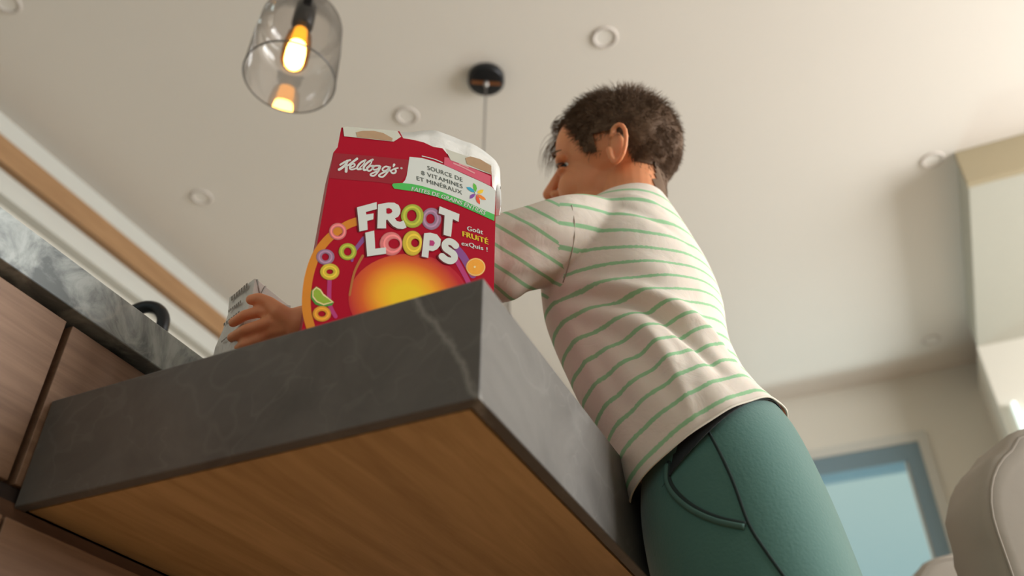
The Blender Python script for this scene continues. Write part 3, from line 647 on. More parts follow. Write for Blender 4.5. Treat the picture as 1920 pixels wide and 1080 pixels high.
# ------------------------------------------------------------ chairs
M_fab = mat('chair_fabric', lin(150, 141, 130), .9, noise=.04, nscale=8, bump=.25, bscale=14)
M_leg = wood('chair_leg_wood', lin(90, 64, 44), lin(120, 90, 62), (10, 10, 2))
def chair(x, y, rz, ztop, label):
    t = empty('upholstered_chair', (x, y, FZ), label, 'chair', 'fabric chairs at the right', rz)
    W_, R2, Tk, zs = .50, .155, .105, .46; zt = ztop - FZ; lo = .34
    # outline of the back in local x,z
    out = [(0, lo)] + [(R2 - R2 * math.cos(a), zt - R2 + R2 * math.sin(a)) for a in np.linspace(0, PI / 2, 12)] + [(W_ - R2 + R2 * math.sin(a), zt - R2 + R2 * math.cos(a)) for a in np.linspace(0, PI / 2, 12)] + [(W_, lo)]
    # domed top
    out = [(a, b + .02 * (math.sin(PI * a / W_) if b > zt - .02 else 0)) for a, b in out]
    dens = []
    for i in range(len(out)):
        p, q = np.array(out[i]), np.array(out[(i + 1) % len(out)]); n_ = max(1, int(np.linalg.norm(q - p) / .02))
        for s in range(n_): dens.append(p + (q - p) * s / n_)
    n = len(dens); cx, cz = W_ / 2, (lo + zt) / 2; V, Fc = [], []
    prof = [(0.0, -1), (.012, 1.0 * 0), (.03, 0)]
    layers = [(.030, .000), (.010, .002), (.0, .012), (.0, .05), (.0, Tk - .012), (.010, Tk - .002), (.030, Tk)]
    for ins, yy in layers:
        for i, p in enumerate(dens):
            d = np.array([cx, cz]) - p; L = np.linalg.norm(d); q = p + d / L * ins
            wob = .0035 * math.sin(i * 1.9) * math.sin(i * .37 + yy * 30) if .01 < yy < Tk - .01 else 0
            V.append((q[0] + wob, yy, q[1] + wob * .5))
    for l in range(len(layers) - 1):
        for i in range(n): j = (i + 1) % n; Fc.append((l * n + i, l * n + j, (l + 1) * n + j, (l + 1) * n + i))
    Fc.append(tuple(range(n))[::-1]); Fc.append(tuple((len(layers) - 1) * n + i for i in range(n)))
    b = obj('backrest', V, Fc, M_fab, t, True)
    loop = [(p[0] + (cx - p[0]) / np.linalg.norm([cx - p[0], cz - p[1]]) * .012, .002, p[1] + (cz - p[1]) / np.linalg.norm([cx - p[0], cz - p[1]]) * .012) for p in dens]
    V, Fc = tube(loop + [loop[0]], .0022, 8, False); obj('piping', V, Fc, mat('piping_fabric', lin(140, 131, 120), .9), b, True)
    bm = bmesh.new(); add_box(bm, .01, W_ - .01, Tk - .02, Tk + .44, lo, zs, .03); bm_obj('seat', bm, M_fab, t, True)
    for lx in (.05, W_ - .05):
        for ly in (.03, Tk + .40):
            V, Fc = tube([(lx, ly, 0), (lx, ly, lo + .01)], [.016, .022], 12); obj('leg', V, Fc, M_leg, t, True)
    return t
pc = on_y(1776, 1060, 1.30)
chair(pc[0] + .064, 1.30, math.radians(33), .615, 'beige fabric chair with rounded gathered back at the bottom right')
pc = on_y(1655, 1100, 2.1)
chair(pc[0] + .01, 2.1, math.radians(20), .70, 'farther fabric chair whose top corner shows below the far window')
# ------------------------------------------------------------ the boy
boy = None
M_skin = mat('skin', (.74, .30, .145), .5, noise=.06, nscale=40, spec=.35, Subsurface_Weight=.25, Subsurface_Scale=.02)
M_skin.node_tree.nodes['Principled BSDF'].inputs['Subsurface Radius'].default_value = (1, .3, .15)
def rotm(ax, deg): return np.array(Matrix.Rotation(math.radians(deg), 3, ax))
HC = np.array([-.257, .940, .957])                     # head centre at ear level
# head axes: x_h forward, y_h to the boy's left, z_h up
base = np.array([[-1, 0, 0], [0, -1, 0], [0, 0, 1.]]).T  # columns: forward -X, left -Y, up Z
HR = rotm('Z', 7) @ rotm('X', 21) @ base @ rotm('Y', -2)
def hp(x, y, z): return HC + HR @ np.array([x, y, z], float)
def hrot(deg, ax): return HR @ rotm(ax, deg)
body = MB()
body.ell(hp(-.012, 0, .028), (.093, .074, .080), HR)
body.ell(hp(.028, 0, .035), (.056, .062, .055), HR)
body.ell(hp(.030, 0, -.032), (.054, .056, .066), HR)
body.ell(hp(.010, 0, -.045), (.050, .055, .045), HR)
body.ell(hp(.050, 0, -.090), (.027, .028, .020), HR)
body.ell(hp(.067, 0, .016), (.018, .044, .014), HR)
for s in (1, -1):
    body.ell(hp(.052, s * .028, -.036), (.029, .025, .028), HR)
    body.ell(hp(.030, s * .040, -.068), (.035, .016, .022), HR)
    body.ell(hp(.070, s * .030, .0095), (.011, .020, .0075), HR)
    body.ell(hp(.070, s * .029, -.008), (.010, .017, .005), HR)
    body.ell(hp(.088, s * .010, -.033), (.009, .006, .006), HR)
body.cap(hp(.080, 0, .006), hp(.102, 0, -.028), .0065, .0095)
body.ell(hp(.082, 0, -.058), (.011, .021, .0055), HR); body.ell(hp(.080, 0, -.068), (.010, .018, .0055), HR)
# ears: helix rim, inner bowl, lobe
for s in (1, -1):
    ec = np.array([-.016, s * .0745, -.004]); rim = []
    for t_ in np.linspace(-.35, 1.42, 14) * PI:
        lx = -.0150 * math.sin(t_) * (1 if math.sin(t_) > 0 else .75) ; lz = .0285 * math.cos(t_) + (.002)
        rim.append(hp(ec[0] + lx - .004 + lz * -.12, ec[1] + s * (.006 + max(0, -lx) * .75), ec[2] + lz))
    body.chain(rim, [.0022] + [.0036] * 11 + [.0042, .0052], 10)
    body.ell(hp(ec[0] - .004, ec[1] + s * .001, ec[2]), (.0125, .0065, .023), hrot(-s * 22, 'Z'), 20, 14)
    body.cap(hp(ec[0] - .012, ec[1] + s * .004, ec[2] + .010), hp(ec[0] - .012, ec[1] + s * .005, ec[2] - .010), .0028, .003, 10)
    body.ell(hp(ec[0] + .008, ec[1] + s * .002, ec[2] - .006), (.0035, .004, .0055), HR, 12, 8)
# neck and trunk
body.chain([hp(-.026, 0, -.025), (-.228, .935, .865), (-.232, .932, .80)], [.050, .046, .055], 24)
body.ell((-.238, .93, .73), (.070, .105, .08)); body.ell((-.225, .93, .62), (.066, .095, .11)); body.ell((-.19, .93, .52), (.062, .095, .10)); body.ell((-.16, .93, .42), (.068, .095, .09)); body.ell((-.14, .93, .33), (.070, .095, .08))
# left arm (nearest the camera)
SHL = (-.262, .855, .75); ELB = (-.42, .765, .652)
WR = at_dist(562, 606, .995)
body.chain([SHL, ELB, WR], [.038, .030, .0185], 20)
# left hand round the carton
KN = [at_dist(514, 588, 1.003), at_dist(508, 604, .998), at_dist(506, 621, 1.0), at_dist(509, 637, 1.008)]
for k_ in KN: body.cap(WR, k_, .0150, .0085, 14)
body.cap(KN[0], KN[3], .0085, .0085, 12)
fing = [[(514, 588, 1.003), (486, 585, 1.006), (459, 591, 1.006), (437, 605, 1.022)],
        [(508, 604, .998), (484, 612, .995), (460, 619, .998), (435, 633, 1.022)],
        [(506, 621, 1.0), (484, 636, .997), (460, 646, 1.0), (438, 660, 1.024)],
        [(509, 637, 1.008), (490, 655, 1.004), (470, 668, 1.008), (452, 682, 1.03)]]
for f_, r_ in zip(fing, (.0062, .0064, .0062, .0055)):
    body.chain([at_dist(*q) for q in f_], [r_ * 1.2, r_ * 1.08, r_, r_ * .9], 12)
body.chain([at_dist(548, 602, .99), at_dist(524, 585, .992), at_dist(505, 568, 1.003), at_dist(486, 560, 1.008), at_dist(471, 562, 1.012)], [.011, .0098, .0074, .0068, .0062], 12)
# right arm, resting on the table behind
SHR = (-.255, 1.005, .78); ELR = (-.345, 1.06, .525); WRR = (-.50, .975, .462)
body.chain([SHR, ELR, WRR], [.038, .030, .019], 20)
hd2 = np.array([-.55, -.10, -.03])
for q, off in enumerate((-.022, -.008, .007, .021)):
    kx = np.array(WRR) + [-.060, -.018 + off * .3, -.016]; kx = kx + np.array([.1, -1, 0]) * off
    body.cap(WRR, kx, .0155, .0095, 12)
    body.chain([kx, kx + [-.026, -.006, .002], kx + [-.046, -.010, -.008]], [.0082, .0075, .0066], 10)
body.chain([np.array(WRR) + [-.012, -.014, -.004], np.array(WRR) + [-.028, -.040, -.012], np.array(WRR) + [-.048, -.052, -.018]], [.010, .0085, .007], 10)
# legs
for sy in (.865, .995):
    body.chain([(-.135, sy, .28), (-.12, sy, .06), (-.112, sy, -.27)], [.048, .042, .030], 18)
    body.cap((-.10, sy, -.292), (-.215, sy, -.300), .027, .020, 14)
body_o = body.build('person', M_skin); remesh(body_o, .0020, 4, .5)
boy = body_o
tag(boy, 'boy in a striped shirt leaning over the table, reaching for the white carton', 'person')
def wear(o): o.parent = boy; return o
# eyes
M_eye = mat('eye_white', lin(214, 206, 198), .25); M_iris = mat('eye_dark', (.02, .012, .01), .2)
for s in (1, -1):
    e = wear(MB().ell(hp(.0612, s * .0272, -.001), (.0120, .0115, .0105), HR, 24, 16).build('eye', M_eye))
    i_ = MB().ell(hp(.0660, s * .0300, -.0025), (.0088, .0092, .0076), HR, 20, 12).build('iris', M_iris, e)
    lash = [hp(.0795 - .010 * abs(q) ** 2, s * (.030 + .015 * q), .0035 - .004 * abs(q)) for q in np.linspace(-1, 1.15, 9)]
    V, Fc = tube(lash, [.0006, .0010, .0012, .0014, .0014, .0014, .0013, .0012, .0008], 6); wear(obj('eyelashes', V, Fc, M_iris, None, True))
    bw = [hp(.0845 - .015 * abs(q) ** 2, s * (.030 + .019 * q), .0215 - .003 * q * q) for q in np.linspace(-1, 1.1, 9)]
    V, Fc = tube(bw, [.0008, .0018, .0022, .0022, .002, .002, .0018, .0014, .0006], 6); wear(obj('eyebrow', V, Fc, mat('brow_hair', (.12, .06, .03), .8), None, True))

# hair
M_hair = mat('brown_hair', (.145, .088, .055), .7, spec=.2, noise=.3, nscale=60)
btree = BVHTree.FromPolygons([v.co for v in boy.data.vertices], [tuple(p.vertices) for p in boy.data.polygons])
HRT = HR.T
def scalp(th, ph, off=0):   # th azimuth from forward, ph from crown; root on the real skin
    d = np.array([math.sin(ph) * math.cos(th), math.sin(ph) * math.sin(th), math.cos(ph)]); c = np.array([-.012, 0, .022])
    far = hp(*(c + d * .2)); dd = -(HR @ d); h = btree.ray_cast(Vector(far), Vector(dd))
    q = HRT @ (np.array(h[0]) - HC) if h[0] is not None else c + d * .09
    e_ = np.array([.096, .0775, .083]); r_e = 1 / math.sqrt((d[0] / e_[0]) ** 2 + (d[1] / e_[1]) ** 2 + (d[2] / e_[2]) ** 2)
    if np.linalg.norm(q - c) > r_e + .004 and d[2] > -.5: q = c + d * r_e   # skip the ears
    return q + d * off, d
def has_hair(p, d):
    x, y, z = p
    if x > .062: return z > .070
    if x > .028: return z > .002 + (x - .028) * 2.1
    if x > .010: return z > -.004 + (x - .010) * .4
    if x > -.022: return z > .022
    if z < -.045 and x > -.060: return False
    return z > max(.022 - (-.022 - x) * 2.5, -.105)
V, Fc = [], []; nT, nP = 96, 60; keep = {}
for i in range(nP + 1):
    for k_ in range(nT):
        th_, ph_ = 2 * PI * k_ / nT, PI * .93 * i / nP; p, d = scalp(th_, ph_, .0030)
        lump = .002 * math.sin(7 * th_ + 3 * ph_) * math.sin(5 * ph_) + .0012 * math.sin(17 * th_) * math.sin(13 * ph_)
        V.append(hp(*(p + d * lump)))
for i in range(nP):
    for k_ in range(nT):
        j = (k_ + 1) % nT; p, d = scalp(2 * PI * (k_ + .5) / nT, PI * .93 * (i + .5) / nP)
        if has_hair(p, d) and np.linalg.norm(p) < .2 and (p[2] > -.022 or p[0] < -.064) and p[2] > -.09: Fc.append((i * nT + k_, (i + 1) * nT + k_, (i + 1) * nT + j, i * nT + j))
cap_o = MB(); cap_o.V = V; cap_o.F = Fc
hm = MB(); hm.add(V, Fc)
def strand(p0, dirs, L, r0, mbv, seg=4):
    pts = [np.array(p0, float)]; 
    for q in range(seg):
        dd = dirs[0] * (1 - q / seg) + dirs[1] * (q / seg); dd = dd / np.linalg.norm(dd); pts.append(pts[-1] + dd * L / seg)
    V_, F_3 = tube(pts, list(r0 * (1 - np.arange(seg + 1) / seg) ** .7 + .00006), 3, False); mbv.add(V_, F_3)
cnt = 0
while cnt < 12500:
    th_ = rng.uniform(0, 2 * PI); ph_ = math.acos(rng.uniform(-.92, 1)); p, d = scalp(th_, ph_, -.002)
    jit = p + rng.normal(0, .003, 3)
    if not has_hair(jit, d): continue
    x = p[0]; topness = max(0, d[2])
    flow = np.array([.75 * topness + .15, .25 * d[1], -.75 * (1 - topness)]) if x > -.02 else np.array([-.05, .1 * d[1], -.9 + .7 * topness])
    flow = flow + rng.normal(0, .28, 3)
    lift = d * (.55 + .5 * topness)
    L = (.012 + .013 * topness) * rng.uniform(.6, 1.25)
    if p[2] < -.01: L *= .5
    if x > .045: L *= .8
    d0 = HR @ (lift + flow * .6); d1 = HR @ (flow + d * .25)
    strand(hp(*p), (d0, d1), L, .00042, hm); cnt += 1
cnt = 0
while cnt < 6500:   # close-cropped nape
    th_ = PI + rng.uniform(-1.25, 1.25); ph_ = rng.uniform(1.45, 2.75); p, d = scalp(th_, ph_, -.001)
    if np.linalg.norm(p) > .2 or not has_hair(p + rng.normal(0, .003, 3), d): cnt += .2; continue
    fl_ = np.array([.1, .2 * d[1], -1]) + rng.normal(0, .2, 3); strand(hp(*p), (HR @ (d * .6 + fl_ * .6), HR @ (fl_ + d * .15)), rng.uniform(.006, .011), .0004, hm, 3); cnt += 1
# long fringe falling over the far side of the forehead
for q in range(520):
    y0 = rng.uniform(-.052, .030); p = np.array([.066 + rng.uniform(-.02, .014) - abs(y0) * .25, y0, .082 + rng.uniform(-.012, .012) - abs(y0) * .25])
    ln = rng.uniform(.012, .024) if y0 > -.020 else rng.uniform(.045, .088)
    d0 = HR @ np.array([.9, -.25, .15 + rng.normal(0, .08)]); d1 = HR @ np.array([.12 + rng.normal(0, .06), -.35 + rng.normal(0, .1), -1.1])
    strand(hp(*p), (d0, d1), ln, .0004, hm, 6)
hair = wear(hm.build('hair', M_hair))

# ---- shirt
def stripe_mat():
    m = bpy.data.materials.new('striped_cotton'); m.use_nodes = True; n = m.node_tree; b = n.nodes['Principled BSDF']
    u = n.nodes.new('ShaderNodeUVMap'); u.uv_map = 'UVMap'; sx = n.nodes.new('ShaderNodeSeparateXYZ'); n.links.new(u.outputs[0], sx.inputs[0])
    nz = n.nodes.new('ShaderNodeTexNoise'); nz.inputs['Scale'].default_value = 9; tc = n.nodes.new('ShaderNodeTexCoord'); n.links.new(tc.outputs['Object'], nz.inputs[0])
    ma = n.nodes.new('ShaderNodeMath'); ma.operation = 'MULTIPLY_ADD'; ma.inputs[1].default_value = .30; n.links.new(nz.outputs['Fac'], ma.inputs[0]); n.links.new(sx.outputs[1], ma.inputs[2])
    fr = n.nodes.new('ShaderNodeMath'); fr.operation = 'FRACT'; n.links.new(ma.outputs[0], fr.inputs[0])
    sb = n.nodes.new('ShaderNodeMath'); sb.operation = 'SUBTRACT'; sb.inputs[1].default_value = .5; n.links.new(fr.outputs[0], sb.inputs[0])
    ab = n.nodes.new('ShaderNodeMath'); ab.operation = 'ABSOLUTE'; n.links.new(sb.outputs[0], ab.inputs[0])
    cr = n.nodes.new('ShaderNodeValToRGB'); e = cr.color_ramp.elements; e[0].position = .075; e[0].color = lin(152, 192, 150); e[1].position = .115; e[1].color = lin(226, 208, 196)
    n.links.new(ab.outputs[0], cr.inputs[0]); n.links.new(cr.outputs[0], b.inputs['Base Color'])
    b.inputs['Roughness'].default_value = .9; b.inputs['Specular IOR Level'].default_value = .1
    nb = n.nodes.new('ShaderNodeTexNoise'); nb.inputs['Scale'].default_value = 26; nb.inputs['Detail'].default_value = 4; nb.inputs['Distortion'].default_value = .6; n.links.new(tc.outputs['Object'], nb.inputs[0])
    bp = n.nodes.new('ShaderNodeBump'); bp.inputs['Strength'].default_value = .35; bp.inputs['Distance'].default_value = .006; n.links.new(nb.outputs[0], bp.inputs['Height']); n.links.new(bp.outputs[0], b.inputs['Normal'])
    b.inputs['Subsurface Weight'].default_value = .15; b.inputs['Subsurface Scale'].default_value = .02
    return m
M_shirt = stripe_mat()
def sm_interp(S, s, v):
    v = np.array(v, float); w = np.interp(S, s, v)
    k = 9; pad = np.r_[2 * w[0] - w[k:0:-1], w, 2 * w[-1] - w[-2:-k - 2:-1]]; ker = np.hanning(2 * k + 1); ker /= ker.sum()
    return np.convolve(pad, ker, 'same')[k:-k]
STRIPE = .0280
def loft(C, RX, RY, TILT, n=170, seg=220, e=2.3, ROLL=None):
    K = len(RX); s = np.linspace(0, 1, K); S = np.linspace(0, 1, n); C = np.array(C, float)
    cx, cy, cz = [sm_interp(S, s, C[:, i]) for i in range(3)]; rx, ry, t = sm_interp(S, s, RX), sm_interp(S, s, RY), np.radians(sm_interp(S, s, TILT))
    a = np.linspace(0, 2 * PI, seg, endpoint=False); c, sn = np.cos(a), np.sin(a); ce = np.sign(c) * abs(c) ** (2 / e); se = np.sign(sn) * abs(sn) ** (2 / e)
    P = np.zeros((n, seg, 3)); P[..., 0] = cx[:, None] + rx[:, None] * ce * np.cos(t)[:, None]; P[..., 1] = cy[:, None] + ry[:, None] * se; P[..., 2] = cz[:, None] + rx[:, None] * ce * np.sin(t)[:, None]
    if ROLL is not None: P[..., 2] += np.interp(S, np.linspace(0, 1, len(ROLL)), ROLL)[:, None] * (P[..., 1] - cy[:, None])
    L = np.r_[0, np.cumsum(np.sqrt(np.diff(cx) ** 2 + np.diff(cz) ** 2))]
    return P, np.repeat((L / STRIPE)[:, None], seg, 1)
def grid_faces(n, seg): return [(i * seg + k, i * seg + (k + 1) % seg, (i + 1) * seg + (k + 1) % seg, (i + 1) * seg + k) for i in range(n - 1) for k in range(seg)]
CX = [-.1590, -.1695, -.1850, -.2020, -.2200, -.2317, -.2414, -.2459, -.2425, -.2380, -.2340, -.2320]
RXs = [.1055, .1025, .0940, .0910, .0970, .1039, .1117, .1139, .1045, .0860, .0640, .0500]
CZs = [.423, .448, .485, .525, .57, .62, .67, .72, .765, .803, .838, .862]
RYs = [.137, .135, .133, .131, .13, .13, .133, .136, .134, .118, .080, .052]
TL = [30, 30, 29, 27, 22, 12, 0, -9, -14, -14, -8, -2]
RL = [.26, .26, .27, .28, .30, .32, .33, .34, .34, .30, .22, .15]
P, VV = loft([(x, .93, z) for x, z in zip(CX, CZs)], RXs, RYs, TL, 200, 220, ROLL=RL)
nT_, sg = P.shape[:2]
# sleeves
def sleeve(pts, rad, v0, sgn):
    pts = np.array(pts, float); S = np.linspace(0, 1, 60); s = np.linspace(0, 1, len(pts)); q = np.stack([sm_interp(S, s, pts[:, i]) for i in range(3)], 1); r = sm_interp(S, s, rad)
    seg = 96; G = np.zeros((60, seg, 3)); L = np.r_[0, np.cumsum(np.linalg.norm(np.diff(q, axis=0), axis=1))]
    u = None
    for i in range(60):
        t = q[min(i + 1, 59)] - q[max(i - 1, 0)]; t /= np.linalg.norm(t)
        if u is None: u, v, t = frame_of(t)
        else: u = u - t * (u @ t); u /= np.linalg.norm(u); v = np.cross(t, u)
        for k in range(seg):
            a = 2 * PI * k / seg; d = math.cos(a) * u + math.sin(a) * v; low = max(0, -d[2])
            G[i, k] = q[i] + r[i] * d * (1 + .10 * low) + .0022 * d * math.sin(3 * a + 9 * i / 60 * 2) * (i / 60)
    return G, np.repeat((L / STRIPE * .92 + v0)[:, None], seg, 1)
def make_mesh(name, grids, m, solid=.0012):
    mb = MB(); vals = []
    for G, Vv in grids:
        n_, s_ = G.shape[:2]; mb.add(G.reshape(-1, 3), grid_faces(n_, s_)); vals += list(Vv.reshape(-1))
    o = mb.build(name, m); ul = o.data.uv_layers.new(name='UVMap'); li = np.zeros(len(o.data.loops), int); o.data.loops.foreach_get('vertex_index', li)
    uvs = np.zeros((len(li), 2)); uvs[:, 1] = np.array(vals)[li]; ul.data.foreach_set('uv', uvs.ravel())
    return o
GL, VL = sleeve([(-.248, .900, .765), (-.262, .850, .752), (-.292, .810, .728), (-.335, .788, .708), (-.375, .774, .692), (-.410, .761, .675), (-.445, .749, .660)], [.040, .054, .0535, .050, .0500, .046, .044], .3, 1)
GR, VR = sleeve([(-.248, .96, .80), (-.260, 1.005, .785), (-.285, 1.04, .75), (-.315, 1.06, .70), (-.335, 1.07, .665)], [.040, .052, .052, .048, .046], .3, -1)
# folds: laid down as polylines seen on the near side, pushed into the cloth as ridges and hollows
tmp = MB(); tmp.add(P.reshape(-1, 3), grid_faces(nT_, sg)); tmp.add(GL.reshape(-1, 3), grid_faces(60, 96))
bvh = BVHTree.FromPolygons([Vector(v) for v in tmp.V], tmp.F)
def cast(px, py, tree=bvh):
    h = tree.ray_cast(Vector((0, 0, 0)), Vector(ray(px, py)).normalized()); return np.array(h[0]) if h[0] is not None else None
FOLDS = [([(1040, 540), (1120, 537), (1200, 546), (1270, 578), (1330, 625), (1372, 672)], .0085, .013), ([(1050, 555), (1130, 556), (1205, 572), (1262, 604), (1315, 650), (1350, 690)], -.0105, .010),
         ([(1060, 575), (1130, 590), (1200, 612), (1250, 650), (1290, 700)], .0050, .012), ([(1070, 600), (1130, 622), (1190, 655), (1225, 700)], -.0040, .011),
         ([(1215, 630), (1250, 680), (1280, 730), (1300, 780)], .0035, .008), ([(1235, 620), (1275, 665), (1310, 720)], -.0035, .010),
         ([(1040, 560), (1075, 620), (1110, 700), (1150, 780)], .0030, .012), ([(1085, 600), (1120, 670), (1160, 740), (1200, 800)], -.0025, .012),
         ([(1090, 375), (1160, 385), (1230, 410), (1290, 455)], -.0040, .012), ([(1085, 362), (1160, 366), (1240, 392)], .0035, .011), ([(1085, 500), (1160, 495), (1240, 505), (1310, 545)], .0030, .016),
         ([(940, 468), (1000, 462), (1060, 468)], -.0022, .008), ([(935, 500), (1000, 500), (1050, 508)], .0028, .009), ([(960, 425), (1010, 425), (1060, 430)], .0022, .009)]
def fold(X, N):
    D = np.zeros(len(X))
    for pl, amp, wd in FOLDS:
        pts = [cast(*p) for p in pl]; pts = [p for p in pts if p is not None]
        if len(pts) < 2: continue
        best = np.full(len(X), 1e9); tt = np.zeros(len(X)); m_ = len(pts) - 1
        for i in range(m_):
            a_, b_ = pts[i], pts[i + 1]; ab = b_ - a_; t = np.clip(((X - a_) @ ab) / (ab @ ab), 0, 1); d = np.linalg.norm(X - (a_ + t[:, None] * ab), axis=1)
            q = d < best; best[q] = d[q]; tt[q] = (i + t[q]) / m_
        D += amp * np.exp(-(best / wd) ** 2) * np.sin(np.clip(tt, .04, .96) * PI) ** .5
    cs_ = cast(962, 545); D += .009 * np.exp(-(np.linalg.norm(X - (cs_ if cs_ is not None else 9), axis=1) / .020) ** 2)
    D += .0014 * np.sin(X[:, 0] * 95 + X[:, 2] * 60 + X[:, 1] * 30) * np.exp(-((X[:, 2] - .52) / .12) ** 2)
    return X + N * D[:, None]
def caps(n_, s_): return [tuple(range(s_))[::-1], tuple((n_ - 1) * s_ + k for k in range(s_))]
sb_ = MB(); sb_.add(P.reshape(-1, 3), grid_faces(nT_, sg) + caps(nT_, sg))
for G_ in (GL, GR): sb_.add(G_.reshape(-1, 3), grid_faces(60, 96) + caps(60, 96))
shirt = sb_.build('shirt', M_shirt); bm = bmesh.new(); bm.from_mesh(shirt.data); bmesh.ops.recalc_face_normals(bm, faces=bm.faces); bm.to_mesh(shirt.data); bm.free()
remesh(shirt, .0028, 7, .5)
bm = bmesh.new(); bm.from_mesh(shirt.data)
def cut(co, no, sel):
    vs_ = [v for v in bm.verts if sel(v.co)]; g_ = set(vs_); es = [e for e in bm.edges if e.verts[0] in g_ and e.verts[1] in g_]; fs = [f for f in bm.faces if all(v in g_ for v in f.verts)]
    bmesh.ops.bisect_plane(bm, geom=vs_ + es + fs, plane_co=co, plane_no=no, clear_outer=True)
cut(Vector((-.1665, .93, .448)), Vector((math.tan(math.radians(30)), .26, -1)), lambda c: c.z < .6)
sl_c = Vector((-.432, .753, .666)); sl_n = Vector((-.84, -.30, -.62)).normalized()
cut(sl_c, sl_n, lambda c: (c - sl_c).length < .075)
sr_c = Vector((-.336, 1.066, .678)); cut(sr_c, Vector((-.5, .2, -.72)).normalized(), lambda c: (c - sr_c).length < .08)
bm.to_mesh(shirt.data); bm.free()
nv = len(shirt.data.vertices); X = np.zeros(nv * 3); shirt.data.vertices.foreach_get('co', X); X = X.reshape(-1, 3)
Nn = np.zeros(nv * 3); shirt.data.vertex_normals.foreach_get('vector', Nn); Nn = Nn.reshape(-1, 3)
from mathutils.kdtree import KDTree
def kd(G_):
    pts = G_.reshape(-1, 3); t = KDTree(len(pts))
    for i, p_ in enumerate(pts): t.insert(p_, i)
    t.balance(); return t
kt, kl, kr = kd(P), kd(GL[8:]), kd(GR[8:]); Vt = VV.reshape(-1); V_ = np.zeros(nv)
ns = -.52 * R_ - .85 * U_
s1_, s2_ = on_y(1073, 380, .82), on_y(1056, 530, .80); sn_ = np.cross(s2_ - s1_, np.array([-.12, 1., .25])); sn_ = sn_ if sn_[0] < 0 else -sn_
GLf = GL[8:].reshape(-1, 3); GRf = VR[8:].reshape(-1)
Pf = P.reshape(-1, 3); sel_ = (Pf[:, 1] < .865) & (Pf[:, 2] > .66) & (Pf[:, 2] < .80) & (Pf[:, 0] < -.17)
gl_ = np.linalg.lstsq(np.c_[Pf[sel_], np.ones(sel_.sum())], Vt[sel_], rcond=None)[0]
# smooth stripe coordinate on the trunk: average of the nearest samples
for i in range(nv):
    x_ = X[i]; nn = kt.find_n(x_, 4); dt = nn[0][2]; dl = kl.find(x_)[2]; dr = kr.find(x_)
    if (x_ - s1_) @ sn_ > 0 and x_[1] < .90 and x_[2] > .60 and dl < dt + .014: V_[i] = float(x_ @ ns) / .0205 + 200
    elif dl < dt - .0008 and x_[1] < .93: V_[i] = float(x_ @ gl_[:3] + gl_[3])
    elif dr[2] < dt - .0008 and x_[1] > .93: V_[i] = GRf[dr[1]]
    else:
        w_ = [1 / (d_ + .0008) for _, _, d_ in nn]; V_[i] = sum(Vt[k_] * ww for (_, k_, _), ww in zip(nn, w_)) / sum(w_)
X2 = fold(X, Nn); shirt.data.vertices.foreach_set('co', X2.ravel()); shirt.data.update()
ul = shirt.data.uv_layers.new(name='UVMap'); li = np.zeros(len(shirt.data.loops), int); shirt.data.loops.foreach_get('vertex_index', li)
uvs = np.zeros((len(li), 2)); vv_ = V_[li]; is_sl = V_ > 100
# keep each face on one side of the armhole seam
pl_ = np.zeros(len(shirt.data.polygons), int); shirt.data.polygons.foreach_get('loop_start', pl_); pt_ = np.zeros(len(pl_), int); shirt.data.polygons.foreach_get('loop_total', pt_)
for a_, c_n in zip(pl_, pt_):
    q = vv_[a_:a_ + c_n]
    if q.max() - q.min() > 1.5:
        lo_ = q < 100
        if lo_.any() and not lo_.all():
            ids = li[a_:a_ + c_n]
            vv_[a_:a_ + c_n] = [float(X[k_] @ ns) / .0205 + 200 for k_ in ids] if (X[ids].mean(0) - s1_) @ sn_ > 0 else q[lo_].mean()
        else: vv_[a_:a_ + c_n] = q.mean()
uvs[:, 1] = vv_; ul.data.foreach_set('uv', uvs.ravel())
# boundary loops become stitched hems
bm = bmesh.new(); bm.from_mesh(shirt.data); be = [e for e in bm.edges if e.is_boundary]; loops = []; left_ = set(be)
while left_:
    e = left_.pop(); lp = [e.verts[0], e.verts[1]]; go = True
    while go:
        go = False
        for e2_ in lp[-1].link_edges:
            if e2_ in left_: left_.discard(e2_); lp.append(e2_.other_vert(lp[-1])); go = True; break
    if len(lp) > 30: loops.append([np.array(v.co) for v in lp])
bm.free(); wear(shirt)
print('hem loops', [len(l) for l in loops])
sd = shirt.modifiers.new('s', 'SOLIDIFY'); sd.thickness = .0014; sd.offset = -1; bake(shirt)
# hems
M_hem = mat('hem_cotton', lin(214, 206, 192), .9)
stree = BVHTree.FromPolygons([v.co for v in shirt.data.vertices], [tuple(p.vertices) for p in shirt.data.polygons])
sp_ = [stree.ray_cast(Vector((0, 0, 0)), Vector(ray(x_, y_)).normalized()) for x_, y_ in ((1066, 362), (1072, 385), (1077, 415), (1077, 445), (1072, 475), (1064, 505), (1056, 530))]
V, Fc = tube([np.array(h_[0] + h_[1] * (.0003 if h_[1].dot(h_[0]) < 0 else -.0003)) for h_ in sp_ if h_[0] is not None], .0008, 6); wear(obj('armhole_seam', V, Fc, mat('seam_thread', lin(170, 158, 144), .9), None, True))
for l_ in loops:
    l_ = np.array(l_); cyc = np.linalg.norm(l_[0] - l_[-1]) < .006
    if cyc: l_ = l_[:-1] if np.linalg.norm(l_[0] - l_[-1]) < 1e-6 else l_
    ker = np.ones(7) / 7; sm_ = np.stack([np.convolve(np.r_[l_[-3:, q], l_[:, q], l_[:3, q]], ker, 'valid') for q in range(3)], 1)
    V, Fc = tube(list(sm_[::2]) + [sm_[0]], .0013, 6, False); wear(obj('hem' if l_[:, 2].mean() < .58 else 'sleeve_hem', V, Fc, M_hem, None, True))
